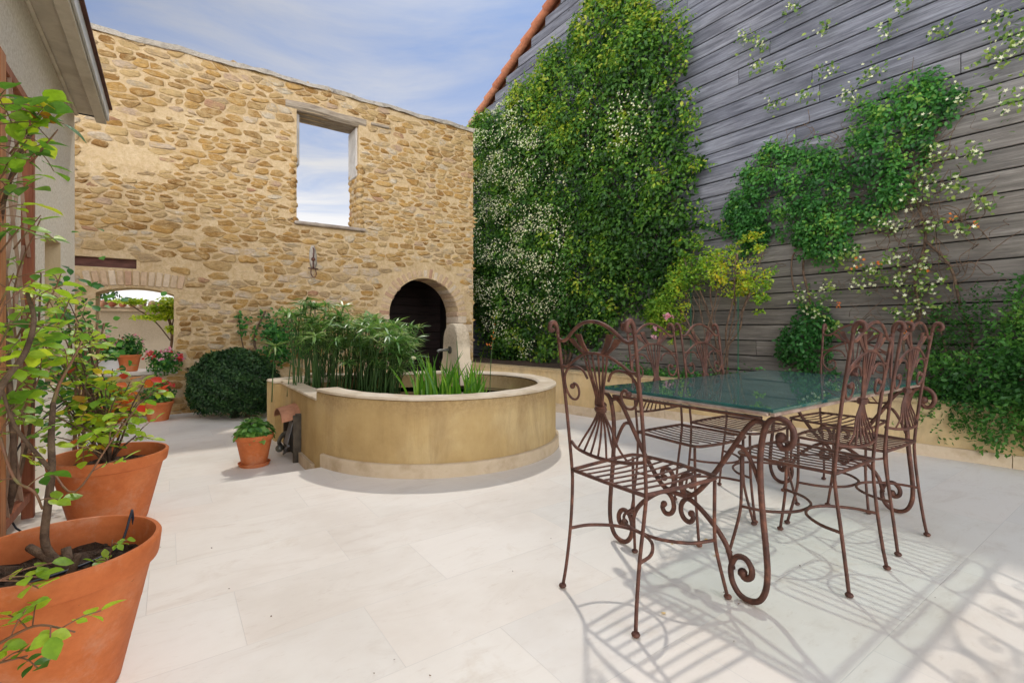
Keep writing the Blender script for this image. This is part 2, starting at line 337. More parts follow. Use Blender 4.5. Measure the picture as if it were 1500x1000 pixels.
CANE=mat_noise('green brown rose cane',(.12,.10,.04),(.22,.10,.06),14,.6,.4,.005,c3=(.16,.17,.06))
GSTEM=mat_noise('green stem',(.035,.085,.02),(.07,.14,.035),10,.5,.1,.003)
METAL=mat_noise('dull bronze metal',(.10,.10,.085),(.2,.2,.17),12,.4,.2,.004,metal=.7)
GREYM=mat_noise('grey sheet metal',(.10,.10,.10),(.19,.19,.19),6,.5,.2,.004,metal=.4)
HOSE=mat_noise('dark drip hose',(.02,.025,.035),(.03,.035,.05),6,.4,.1,.002)
EDGE=mat_noise('green glass edge',(.012,.075,.075),(.02,.11,.10),8,.08,.0,.001,spec=.8)
FARW=m_stucco('pale courtyard render',(.50,.42,.30),(.58,.50,.37),(.62,.54,.42),streak=.2,dirt=(.4,.33,.24),topz=.9)
WHITE=mat_noise('white trough',(.62,.62,.60),(.72,.72,.70),5,.5,.1,.003)
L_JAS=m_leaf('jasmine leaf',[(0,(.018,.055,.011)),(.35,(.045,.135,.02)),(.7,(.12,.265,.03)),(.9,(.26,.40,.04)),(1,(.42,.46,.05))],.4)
L_CLE=m_leaf('clematis leaf',[(0,(.025,.10,.025)),(.5,(.06,.22,.045)),(.85,(.13,.34,.06)),(1,(.26,.42,.07))],.4)
L_YEL=m_leaf('yellowing rose leaf',[(0,(.10,.24,.03)),(.4,(.24,.42,.045)),(.78,(.46,.56,.06)),(1,(.72,.58,.05))],.45)
L_DEEP=m_leaf('deep green foliage',[(0,(.025,.09,.02)),(.5,(.06,.19,.035)),(.9,(.12,.30,.05)),(1,(.22,.38,.08))],.4)
L_HEDGE=m_leaf('hedge leaf',[(0,(.012,.040,.012)),(.5,(.030,.085,.024)),(1,(.070,.155,.045))],.25,.5)
L_PAP=m_leaf('papyrus leaf',[(0,(.05,.15,.03)),(.5,(.12,.28,.06)),(.85,(.28,.42,.12)),(1,(.62,.66,.36))],.35,.35,.5)
L_IRIS=m_leaf('iris leaf',[(0,(.05,.16,.015)),(.5,(.10,.28,.02)),(1,(.24,.42,.04))],.4,.35,.5)
L_ROSE=m_leaf('rose leaf',[(0,(.05,.14,.025)),(.2,(.13,.29,.035)),(.45,(.27,.46,.035)),(.75,(.44,.58,.04)),(.9,(.66,.62,.05)),(.97,(.75,.46,.04)),(1,(.55,.14,.03))],.45,.38,.5,ns=55)
L_RED=m_leaf('red young leaf',[(0,(.45,.06,.02)),(.4,(.62,.05,.03)),(.75,(.60,.20,.03)),(1,(.45,.36,.05))],.45)
L_BAS=m_leaf('basil leaf',[(0,(.05,.16,.03)),(.6,(.12,.30,.05)),(1,(.24,.44,.09))],.35,.35,.5)
L_MAP=m_leaf('lime green leaf',[(0,(.22,.34,.03)),(.6,(.42,.52,.04)),(1,(.58,.62,.08))],.5)
F_WHITE=m_leaf('cream white petal',[(0,(.50,.56,.28)),(.5,(.70,.70,.46)),(1,(.82,.80,.62))],.3)
F_PINK=m_leaf('pink petal',[(0,(.68,.16,.30)),(.6,(.78,.32,.45)),(1,(.82,.55,.62))],.3)
F_RED=m_leaf('red petal',[(0,(.55,.02,.03)),(1,(.72,.07,.06))],.3)
F_ORG=m_leaf('orange petal',[(0,(.75,.16,.03)),(1,(.8,.3,.06))],.3)
F_YEL=m_leaf('straw petal',[(0,(.62,.40,.16)),(1,(.66,.50,.20))],.2)

# frames of reference (x along wall, y into wall, z up)
ST_L,ST_R=(-4.58,6.61,0),A
WD_L,WD_R=(4.21,4.0,0),A-math.pi/2
HS_L,HS_R=(-3.21,3.31,0),A+math.pi/2
LOW=-.12

# ------------------------------------------------------------------ ground
mb=MB(); mb.add([(-300,-300,-.16),(300,-300,-.16),(300,300,-.16),(-300,300,-.16)],[(0,1,2,3)])
tag(mb.build('ground',GROUND),kind='structure')
mb=MB(); mb.box((1,3,LOW-.02),(16,8.3,.04)); tag(mb.build('lower_patio',TRAV,loc=(-1.432-0.13,3.68-.18,0),rz=A),kind='structure')
mb=MB(); mb.box((1,-6.5,-.06),(16,13,.118),bev=.004); tag(mb.build('upper_patio',TRAV,loc=(-1.432,3.68,0),rz=A),kind='structure')

# ------------------------------------------------------------------ rubble wall
sw=empty('rubble_stone_wall',ST_L,ST_R)
tag(sw,'tall ruined wall of ochre rubble stone with an empty window and an arch','stone wall')
WT=.5; TOPZ=4.85
AC,AR,ASP=3.70,.68,1.26
def topline(x): return TOPZ+.012*math.sin(1.1*x)+.010*math.sin(6.3*x+1)+.006*math.sin(17*x)
WIN=(1.54,2.50,2.68,4.42); LW=(-.826,-.013,.47,1.50); SLOT=(-1.25,-.417,1.82,1.945)
def lw_top(x): 
    k=(x-(LW[0]+LW[1])/2)/((LW[1]-LW[0])/2); return 1.50+.075*(1-k*k)
def arch_top(x):
    k=(x-AC)/AR; return ASP+AR*math.sqrt(max(0,1-k*k))
def openings(x):  # x = probe -> list of (z0 fn,z1 fn)
    o=[]
    if WIN[0]<x<WIN[1]: o.append((lambda q:WIN[2],lambda q:WIN[3]))
    if LW[0]<x<LW[1]: o.append((lambda q:LW[2],lw_top))
    if SLOT[0]<x<SLOT[1]: o.append((lambda q:SLOT[2],lambda q:SLOT[3]))
    if AC-AR<x<AC+AR: o.append((lambda q:-.3,arch_top))
    return sorted(o,key=lambda f:f[0](x))
xs=set([-3.6,4.692]+[WIN[0],WIN[1],LW[0],LW[1],SLOT[0],SLOT[1],AC-AR,AC+AR])
xs|=set(round(-3.5+.25*i,3) for i in range(33)); xs|=set(AC-AR*math.cos(math.pi*i/28) for i in range(29)); xs|=set(LW[0]+(LW[1]-LW[0])*i/10 for i in range(11))
xs=sorted(x for x in xs if -3.6<=x<=4.692); xs=[x for i,x in enumerate(xs) if i==0 or x-xs[i-1]>1e-4]
mb=MB(); prev=[]
def intervals(a,b):
    m=(a+b)/2; z=[(-.3,-.3)]; 
    for f0,f1 in openings(m): z+= [(f0(a),f0(b)),(f1(a),f1(b))]
    z.append((topline(a),topline(b))); return [(z[i],z[i+1]) for i in range(0,len(z),2)]
for a,b in zip(xs[:-1],xs[1:]):
    for (l,u) in intervals(a,b):
        if u[0]-l[0]<1e-4 and u[1]-l[1]<1e-4: continue
        V=[(a,0,l[0]),(b,0,l[1]),(b,0,u[1]),(a,0,u[0]),(a,WT,l[0]),(b,WT,l[1]),(b,WT,u[1]),(a,WT,u[0])]
        mb.add(V,[(0,1,2,3),(7,6,5,4),(0,4,5,1),(3,2,6,7)])
for x,z0,z1 in [(-3.6,-.3,topline(-3.6)),(4.692,-.3,topline(4.692)),(WIN[0],WIN[2],WIN[3]),(WIN[1],WIN[2],WIN[3]),(LW[0],LW[2],1.5),(LW[1],LW[2],1.5),(SLOT[0],SLOT[2],SLOT[3]),(SLOT[1],SLOT[2],SLOT[3]),(AC-AR,-.3,ASP),(AC+AR,-.3,ASP)]:
    mb.add([(x,0,z0),(x,WT,z0),(x,WT,z1),(x,0,z1)],[(0,1,2,3)])
# rubble stones
def in_open(x,z,g=.04):
    if WIN[0]-g<x<WIN[1]+g and WIN[2]-g-.05<z<WIN[3]+g+.12: return True
    if LW[0]-g-.02<x<LW[1]+g and LW[2]-g<z<1.60+g: return True
    if LW[0]-.13<x<LW[1]+.1 and 1.5<z<1.79: return True
    if SLOT[0]-g<x<SLOT[1]+g and SLOT[2]-g<z<SLOT[3]+g: return True
    r=math.hypot(x-AC,max(0,z-ASP)); 
    if r<AR+.25 and z>ASP: return True
    if abs(x-AC)<AR+g+.03 and z<=ASP: return True
    return False
def clip_cell(poly,mx,mz,nx,nz):
    out=[]; n=len(poly)
    for i in range(n):
        a=poly[i]; b=poly[(i+1)%n]; da=(a[0]-mx)*nx+(a[1]-mz)*nz; db=(b[0]-mx)*nx+(b[1]-mz)*nz
        if da<=0: out.append(a)
        if da*db<0: t=da/(da-db); out.append((a[0]+(b[0]-a[0])*t,a[1]+(b[1]-a[1])*t))
    return out
STR=2.45     # stones lie flat: cells are worked out in a space stretched upwards
seeds=[]; z=-.3
while z<TOPZ+.25:
    h=random.choice([.055,.065,.08,.09,.105,.13]); x=-1.9+random.uniform(0,.2)
    while x<5.0:
        w=random.choice([.07,.10,.13,.16,.19,.22,.26,.32,.38])*random.uniform(.85,1.15)*(.75+h*3.0)
        cx=x+w/2; cz=z+h/2+.05*math.sin(1.3*cx+z)+.03*math.sin(3.1*cx+z*2)+random.gauss(0,.016)
        seeds.append((cx,cz)); x+=w
    z+=h
grid={}
for k,(x,z) in enumerate(seeds): grid.setdefault((int(x//.35),int(z//.25)),[]).append(k)
def hard_open(x,z):
    return in_open(x,z,.012)
for k,(x,z) in enumerate(seeds):
    if x<-1.75 or x>4.78 or z<LOW-.1 or z>TOPZ+.05 or in_open(x,z): continue
    if random.random()<.085: continue
    if -.95<x<-.15 and 3.0<z<3.45 and random.random()<.75: continue
    Z=z*STR; poly=[(x-.26,Z-.26),(x+.26,Z-.26),(x+.26,Z+.26),(x-.26,Z+.26)]
    gx,gz=int(x//.35),int(z//.25)
    for a in range(gx-1,gx+2):
        for b in range(gz-1,gz+2):
            for m in grid.get((a,b),()):
                if m==k: continue
                x2,Z2=seeds[m][0],seeds[m][1]*STR; dx,dz=x2-x,Z2-Z; L=math.hypot(dx,dz)
                if L>.75 or L<1e-5: continue
                poly=clip_cell(poly,(x+x2)/2,(Z+Z2)/2,dx/L,dz/L)
                if len(poly)<3: break
            if len(poly)<3: break
        if len(poly)<3: break
    if len(poly)<3: continue
    P=[(a,b/STR) for a,b in poly]; cx=sum(p[0] for p in P)/len(P); cz=sum(p[1] for p in P)/len(P)
    gap=random.choice([.005,.008,.011,.014,.018,.026]); Q=[]
    for (a,b) in P:
        L=math.hypot(a-cx,b-cz)+1e-6; f=max(.25,1-gap*1.25/L); Q.append((cx+(a-cx)*f+random.gauss(0,.006),cz+(b-cz)*f+random.gauss(0,.004)))
    Q=[(min(a,4.685),min(b,topline(a)-.055)) for a,b in Q]
    for _ in range(12):
        Q2=[(cx+(a-cx)*.85,cz+(b-cz)*.85) if hard_open(a,b) else (a,b) for a,b in Q]
        if Q2==Q: break
        Q=Q2
    # resample the outline and take the corners off
    m=len(Q); per=[math.dist(Q[i],Q[(i+1)%m]) for i in range(m)]; tot=sum(per)
    if tot<.13: continue
    n=14; pts=[]; acc=0; i_=0
    for q_ in range(n):
        tq=tot*q_/n
        while i_<m-1 and acc+per[i_]<tq: acc+=per[i_]; i_+=1
        f=(tq-acc)/max(per[i_],1e-6); a=Q[i_]; b=Q[(i_+1)%m]; pts.append((a[0]+(b[0]-a[0])*f,a[1]+(b[1]-a[1])*f))
    for _ in range(1): pts=[((pts[q_-1][0]+5*pts[q_][0]+pts[(q_+1)%n][0])/7+random.gauss(0,.004),(pts[q_-1][1]+5*pts[q_][1]+pts[(q_+1)%n][1])/7+random.gauss(0,.0028)) for q_ in range(n)]
    p=random.uniform(.004,.022); bx=random.uniform(-.45,.45); tl=random.uniform(-.5,.6)
    W=max(abs(a-cx) for a,b in pts)+1e-6; Hh=max(abs(b-cz) for a,b in pts)+1e-6
    V=[]
    for sc_,y in ((1.07,.007),(1.0,-.4*p),(.90,-.85*p),(.55,-1.0*p)):
        for (a,b) in pts:
            V.append((cx+(a-cx)*sc_,y*(1+tl*(b-cz)/Hh+bx*(a-cx)/W)+(random.gauss(0,.0028) if y<0 else 0),cz+(b-cz)*sc_))
    V.append((cx,-p*random.uniform(.8,1.15),cz)); F=[]
    for i in range(3):
        for q_ in range(n):
            j=(q_+1)%n; F.append((i*n+q_,i*n+j,(i+1)*n+j,(i+1)*n+q_))
    for q_ in range(n): F.append((3*n+q_,3*n+(q_+1)%n,4*n))
    tn=random.random()
    if cz>4.55 and random.random()<.55: tn=random.choice([.0,.58,.82,.97])
    if cz<2.2 and random.random()<.35: tn=random.choice([.82,.9,.95])
    mb.add(V,F,1,tn)
# broken jambs of the empty window
for k in range(11):
    zz=WIN[2]+.05+k*.10
    for yy in (.04,.17,.3,.43):
        mb.ball((WIN[1]+.035+random.uniform(-.02,.02),yy,zz+random.uniform(-.02,.02)),.085,1,9,sc=(.75,1,.62),noise=.1)
        if k<10: mb.ball((WIN[0]-.045+random.uniform(-.02,.025),yy,zz+random.uniform(-.02,.02)),.085,1,9,sc=(.75,1,.62),noise=.1)
mb.build('wall',[MORTAR,STONE],sw,smooth=True,autosmooth=50)
# window jamb lining (upper third), lintel, sill
JMB=mat_noise('grey jamb plaster',(.40,.37,.33),(.55,.52,.48),5,.9,.4,.01)
mb=MB(); mb.box((WIN[0]+.028,.27,3.98),(.055,.40,.80),bev=.012); mb.build('jamb_lining',JMB,sw); mb=MB(); mb.box((WIN[1]-.01,.28,3.98),(.035,.42,.82),bev=.01); mb.build('jamb_lining',JMB,sw)
mb=MB()
for k in range(3):
    y=.075+k*.165; mb.tube([(WIN[0]-.16+.05*k,y-.015,4.475),(1.8,y-.025,4.49),(2.15,y-.012,4.470),(WIN[1]+.12-.03*k,y-.02,4.465)],.088,8,5,tint=.2*k,flat=.62 if False else None)
mb.box((2.86,-.006,4.475),(.32,.05,.045),bev=.01)
mb.build('wooden_lintel',BEAM,sw,smooth=True,autosmooth=35)
mb=MB(); mb.box(((WIN[0]+WIN[1])/2+.03,.2,WIN[2]-.012),(1.10,.54,.05),bev=.012); mb.build('window_sill',mat_noise('worn sill stone',(.26,.21,.17),(.42,.36,.29),6,.9,.5,.01),sw)
# brick arch round the dark opening
mb=MB(); n=23
for k in range(n):
    a=math.pi*(k+.5)/n; w=math.pi*(AR+.1)/n-.012
    M=Matrix.Rotation(-a,3,'Y')
    r=AR+.085+random.uniform(-.006,.006)
    mb.box((AC+r*math.cos(a),.235,ASP+r*math.sin(a)),(random.uniform(.13,.22),.48,w),M=M,bev=.02)
for sx in (-1,1):
    for k in range(9):
        zz=ASP-.06-k*.155; w=random.uniform(.16,.3)
        mb.box((AC+sx*(AR+w/2-.012),.235,zz),(w,.5,.135),bev=.014)
mb.build('brick_arch',BRICK,sw)
# flat brick arch above the low window
mb=MB(); n=13
for k in range(n):
    x=LW[0]-.12+(LW[1]-LW[0]+.24)*(k+.5)/n; kk=(x-(-.42))/.53
    mb.box((x,.06,1.665+.03*(1-kk*kk)),(.066,.16,.19*random.uniform(.9,1.02)),M=Matrix.Rotation(kk*.22,3,'Y'),bev=.006)
mb.build('flat_brick_arch',BRICK,sw)
mb=MB(); mb.box((-.83,.10,1.883),(.83,.06,.12)); mb.build('lintel_board',SLOTW,sw)
mb=MB(); mb.box((-.42,.24,LW[2]-.02),(.9,.54,.05),bev=.01); mb.build('low_window_sill',mat_noise('pale sill',(.52,.47,.40),(.62,.57,.50),7,.8),sw)
# capping
mb=MB(); N=64; V=[];F=[]
for i in range(N+1):
    x=-3.6+8.3*i/N; zt=topline(x); j=[random.gauss(0,.012) for _ in range(5)]
    V+=[(x,-.035+j[0],zt-.05),(x,-.045+j[1],zt+.01),(x,.06,zt+.035+j[2]),(x,.38,zt+.04+j[3]),(x,.55,zt+j[4]),(x,.53,zt-.05)]
for i in range(N):
    for k in range(5): F.append((i*6+k,i*6+6+k,i*6+7+k,i*6+1+k))
F.append(tuple(range(5,-1,-1))); F.append(tuple(N*6+k for k in range(6)))
mb.add(V,F); mb.build('capping',COPE,sw,smooth=True)
# iron wall tie, its own thing
an=empty('iron_wall_tie',ST_L,ST_R); tag(an,'rusty iron tie hanging on the rubble wall below the empty window','wall tie')
mb=MB(); mb.tube([(1.774,-.02,2.30),(1.78,-.05,2.26),(1.77,-.055,2.1),(1.775,-.05,1.98)],.010,8); mb.tube([(1.74,-.05,1.98),(1.735,-.075,1.88),(1.775,-.09,1.83),(1.81,-.075,1.88),(1.805,-.05,1.96)],.008,8); mb.tube([(1.70,-.04,1.98),(1.85,-.04,1.97)],.009,8); mb.ball((1.77,-.055,2.12),.032,n=8); mb.build('hook',IRON,an,smooth=True)
mb=MB(); mb.ball((1.775,-.012,2.16),.12,0,12,sc=(.5,.22,1.5),noise=.12); mb.build('mortar_pad',COPE,an,smooth=True)

# store room behind the arch
sr=empty('store_room',ST_L,ST_R); tag(sr,'dim boarded store room seen through the arch in the rubble wall','store room')
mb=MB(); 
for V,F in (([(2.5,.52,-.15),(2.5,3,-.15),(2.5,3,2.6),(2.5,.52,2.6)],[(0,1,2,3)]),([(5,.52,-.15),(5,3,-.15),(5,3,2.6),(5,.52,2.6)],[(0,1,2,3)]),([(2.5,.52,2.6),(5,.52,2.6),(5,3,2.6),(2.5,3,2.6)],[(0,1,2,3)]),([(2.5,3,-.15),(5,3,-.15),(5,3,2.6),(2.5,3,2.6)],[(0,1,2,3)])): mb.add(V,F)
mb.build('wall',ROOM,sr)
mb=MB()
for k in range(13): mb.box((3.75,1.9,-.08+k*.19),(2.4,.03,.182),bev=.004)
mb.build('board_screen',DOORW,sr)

# courtyard beyond the low window
cw=empty('courtyard_wall',ST_L,ST_R); tag(cw,'pale rendered wall with a moulded ledge seen through the low window','wall')
mb=MB(); mb.box((-.8,4.2,.62),(9,.3,1.6)); mb.build('wall',FARW,cw)
mb=MB(); mb.box((-.8,4.12,1.46),(9,.5,.05),bev=.01); mb.box((-.8,4.15,1.40),(9,.42,.06),bev=.01); mb.build('ledge',RIM,cw)
mb=MB()
for k in range(60): mb.tube([(-5.3+k*.15,3.86,1.50),(-5.3+k*.15,4.5,1.56)],.062,8,1)
mb.build('coping_tile',TILE,cw,smooth=True)

hb=empty('tiled_house',(-4.55,16.3,-.62),R(48)); tag(hb,'grey and red roof edge at the right corner of the empty window','house')
mb=MB(); mb.prism([(-2,-2),(2,-2),(2,2),(-2,2)],-.1,3.4); mb.build('wall',FARW,hb)
mb=MB()
for k in range(16): 
    x=-2.1+k*.28; mb.tube([(x,-2.2,3.3),(x,0,4.75)],.13,8,1); mb.tube([(x,2.2,3.3),(x,0,4.75)],.13,8,1)
mb.build('roof',TILE,hb,smooth=True)

# ------------------------------------------------------------------ timber gable
wg=empty('timber_gable_building',WD_L,WD_R); tag(wg,'tall gable clad in weathered grey horizontal boards with clay verge tiles','building')
def verge(x): return 4.98+.439*(x+10.5) if x<-1.5 else 8.931-.439*(x+1.5)
mb=MB(); BH=.186; row=0; z=-.2
while z<8.9:
    h=BH*random.uniform(.96,1.04); xl=-10.5 if z+h<4.98 else -10.5+(z+h-4.98)/.439; xr=-3-xl
    x=xl+(-random.uniform(0,2.5)); x=max(x,xl)
    first=True
    while x<xr-.05:
        L=random.uniform(3.4,5.2) if not first else random.uniform(.8,4.6); first=False
        e=min(x+L,xr); mb.box(((x+e)/2,.012+random.uniform(0,.006),z+h/2),(e-x-.004,.028,h-.012),bev=.004,M=Matrix.Rotation(random.gauss(0,.0006),3,'Y')); x=e
    z+=h; row+=1
mb.build('cladding',PLANK,wg)
mb=MB(); V=[(-10.5,.05,-.2),(7.5,.05,-.2),(7.5,.05,4.9),(-1.5,.05,8.85),(-10.5,.05,4.9)]; V+= [(a,7.,c) for a,b,c in V]
mb.add(V,[(0,1,2,3,4),(9,8,7,6,5),(0,4,9,5),(1,6,7,2)]); mb.build('wall',DARKM,wg)
mb=MB()
for sgn in (1,-1):
    nn=27; 
    for k in range(nn):
        L=.37; x0=-10.6+k*.34; z0=verge(x0)+.05; dx,dz=.37,.37*.439
        X=lambda q:q if sgn==1 else -3-q
        mb.tube([(X(x0),-.02,z0+.035),(X(x0+dx),-.02,z0+dz+.005)],[.095,.075],10,1)
        if sgn==1 or True: mb.tube([(X(x0),.17,z0+.02),(X(x0+dx),.17,z0+dz-.01)],[.085,.07],8,1)
mb.add([(-10.6,.0,verge(-10.6)+.02),(-1.5,.0,8.97),(-1.5,7,8.97),(-10.6,7,verge(-10.6)+.02)],[(0,1,2,3)])
mb.add([(-1.5,.0,8.97),(7.6,.0,4.95),(7.6,7,4.95),(-1.5,7,8.97)],[(0,1,2,3)])
mb.build('roof',TILE,wg,smooth=True,autosmooth=40)

# ------------------------------------------------------------------ cream house
hs=empty('cream_house',HS_L,HS_R); tag(hs,'cream rendered house wall with a concrete eave at the left','house')
X1=1.46; HZ=3.04
mb=MB(); wx0,wx1,wz0,wz1=.134,.748,.62,1.728; DX=.28
def q(a,b,c,d): mb.add([a,b,c,d],[(0,1,2,3)])
for (a,b,c,d) in ((-7,wx0,-.2,HZ),(wx1,X1,-.2,HZ),(wx0,wx1,-.2,wz0),(wx0,wx1,wz1,HZ)): q((a,0,c),(b,0,c),(b,0,d),(a,0,d))
q((X1,0,-.2),(X1,6,-.2),(X1,6,HZ),(X1,0,HZ)); q((-7,0,HZ),(X1,0,HZ),(X1,6,HZ),(-7,6,HZ)); q((-7,6,-.2),(X1,6,-.2),(X1,6,HZ),(-7,6,HZ))
mb.build('wall',CREAM,hs)
mb=MB(); q((wx0,0,wz0),(wx0,DX,wz0),(wx0,DX,wz1),(wx0,0,wz1)); q((wx1,0,wz0),(wx1,DX,wz0),(wx1,DX,wz1),(wx1,0,wz1)); q((wx0,0,wz1),(wx1,0,wz1),(wx1,DX,wz1),(wx0,DX,wz1)); q((wx0,0,wz0),(wx1,0,wz0),(wx1,DX,wz0),(wx0,DX,wz0))
win=mb.build('window_recess',m_stucco('tan reveal render',(.48,.36,.20),(.56,.44,.26),(.60,.48,.31)),hs)
mb=MB(); mb.box(((wx0+wx1)/2,DX+.02,(wz0+wz1)/2),(wx1-wx0,.03,wz1-wz0)); 
for k in range(6): mb.box((wx0+.05+k*.103,DX-.006,(wz0+wz1)/2),(.095,.02,wz1-wz0-.02),bev=.004)
mb.build('shutter',mat_noise('tan shutter paint',(.46,.34,.20),(.55,.43,.27),6,.7),win)
mb=MB(); mb.box(((-7+X1)/2,-.065+3.0,HZ+.085),(X1+7,.0+6.16,.09)); mb.build('roof',CONC,hs)
mb=MB(); mb.box(((-7+X1)/2,-.07,HZ+.02),(X1+7-.002,.136,.035)); mb.box(((-7+X1)/2,-.19,HZ-.01),(X1+7,.075,.09)); mb.tube([(-7,-.012,HZ-.012),(X1-.01,-.012,HZ-.012)],.018,6,1); mb.build('soffit',CONC,hs)
mb=MB(); mb.box(((-7+X1)/2,-.145,HZ+.005),(X1+7-.01,.013,.03)); mb.box((X1-.006,-.075,HZ-.001),(.008,.14,.012)); mb.build('dark_groove',DARKM,hs)
mb=MB(); mb.box(((-7+X1)/2,-.238,HZ+.035),(X1+7.004,.016,.115),bev=.003); mb.build('fascia',FASC,hs)
mb=MB(); mb.box(((-7+X1)/2,-.256,HZ+.102),(X1+7.01,.03,.02),bev=.003); mb.build('drip_edge',SLOTW,hs)

# trellis panel
tr=empty('wooden_trellis',HS_L,HS_R); tag(tr,'red brown wooden trellis panel fixed to the cream house wall','trellis')
def post(x,m,w=.06):
    mb=MB(); mb.box((x,-.075,1.14),(w,.05,2.34),bev=.005); mb.build('post',m,tr)
post(-.80,REDWOOD,.05); post(-1.42,ORWOOD,.10); post(-2.4,ORWOOD,.10)
mb=MB(); mb.box((-1.60,-.072,2.28),(1.62,.035,.05),bev=.004); mb.build('rail',REDWOOD,tr); mb=MB(); mb.box((-1.60,-.072,.12),(1.62,.035,.05),bev=.004); mb.build('rail',REDWOOD,tr)
mb=MB()
for k in range(-16,18):
    for sg,yy in ((1,-.062),(-1,-.084)):
        x0=-1.25+k*.27; pts=[]
        z0,z1=.14,2.26; xa=x0-sg*1.06*.5; xb=x0+sg*1.06*.5
        # clip to the frame
        def clip(xa,za,xb,zb,l,r):
            t0,t1=0,1
            for (p,qv) in ((-(xb-xa),xa-l),((xb-xa),r-xa)):
                if abs(p)<1e-9: 
                    if qv<0: return None
                    continue
                tt=qv/p
                if p<0: t0=max(t0,tt)
                else: t1=min(t1,tt)
            if t0>=t1: return None
            return (xa+(xb-xa)*t0,za+(zb-za)*t0,xa+(xb-xa)*t1,za+(zb-za)*t1)
        c=clip(xa,z0,xb,z1,-2.36,-.83)
        if c and math.hypot(c[2]-c[0],c[3]-c[1])>.05: mb.tube([(c[0],yy,c[1]),(c[2],yy,c[3])],.010,4,1,flat=.6)
mb.build('lattice',mat_noise('worn lattice wood',(.26,.16,.11),(.44,.31,.22),6,.8,.3,.005),tr)

# ------------------------------------------------------------------ low garden wall and planter
lg=empty('low_garden_wall',(0,0,0)); tag(lg,'low ochre planter wall with a skirting in front of the boarded gable','garden wall')
P0=Vector((-.95,8.36,0)); P1=Vector((6.2,1.21,0)); D=(P1-P0).normalized(); NN=Vector((D.y,-D.x,0))  # toward camera
ang=math.atan2(D.y,D.x); Ln=(P1-P0).length
NN=Vector((-abs(D.y),-abs(D.x),0)).normalized()
def lgpt(t,o): return P0+D*t-NN*o
ob=[]
mb=MB(); a=[lgpt(0,0),lgpt(Ln,0),lgpt(Ln,.2),lgpt(0,.2)]; mb.prism([(p.x,p.y) for p in a],-.14,.43); mb.build('wall',OCHRE2,lg)
mb=MB(); a=[lgpt(0,-.012),lgpt(Ln,-.012),lgpt(Ln,.215),lgpt(0,.215)]; mb.prism([(p.x,p.y) for p in a],.43,.46); mb.build('coping',OCHRE2,lg)
mb=MB(); k=0; t=0
while t<Ln-.1:
    L=min(random.uniform(.45,.62),Ln-t); a=[lgpt(t+.002,-.022),lgpt(t+L-.002,-.022),lgpt(t+L-.002,-.0),lgpt(t+.002,-.0)]; mb.prism([(p.x,p.y) for p in a],-.13,.095 if t>3.1 else .0); t+=L
mb.build('skirting',SKIRT,lg)
mb=MB(); w0=Vector((4.21,4.0,0)); uw=Vector((-SA,CA,0)); a=[lgpt(0,.2),lgpt(Ln,.2),w0-uw*5,w0+uw*9]; n=40
V=[];F=[]
for i in range(n+1):
    for j in range(9):
        p=a[0].lerp(a[1],i/n); qv=a[3].lerp(a[2],i/n); r=p.lerp(qv,j/8); V.append((r.x,r.y,.395+random.uniform(-.02,.02)+.03*math.sin(j/8*3.14)))
for i in range(n):
    for j in range(8): F.append((i*9+j,i*9+9+j,i*9+10+j,i*9+j+1))
mb.add(V,F); mb.build('soil',SOIL,lg,smooth=True)

# ------------------------------------------------------------------ pond basin
pb=empty('pond_basin',(-.69,4.50,0)); tag(pb,'round ochre stuccoed pond basin with a pale rim and stepped left end','pond')
BR=1.09; TH=.16; HB=.56
# outline (local), counterclockwise seen from above, starting at the notch on the left front
out=[]; a0=R(180+39.5)
nA=72
for k in range(nA+1):
    a=a0+(R(360+118)-a0)*k/nA; out.append((BR*math.cos(a),BR*math.sin(a)))
arcN=len(out)
st=Vector((out[0][0],out[0][1],0)); uwv=Vector((-SA,CA,0)); uv=Vector((CA,SA,0))
e1=st+uwv*1.55
ext=[]
for k in range(1,9): p=st+uwv*(1.55*k/8); ext.append((p.x,p.y))
endl=(out[-1][0],out[-1][1])
c=[(e1.x,e1.y),(e1.x-.02,e1.y+.16),(e1.x+.10,e1.y+.27)]
bz=[]
tgt=Vector((endl[0],endl[1],0))
for k in range(1,12):
    t=k/12; p=Vector((e1.x,e1.y,0))*(1-t)**3+Vector((e1.x-.22,e1.y+.36,0))*3*t*(1-t)**2+Vector((e1.x+.2,e1.y+.62,0))*3*t*t*(1-t)+tgt*t**3; bz.append((p.x,p.y))
loop=out+bz+ext[::-1]
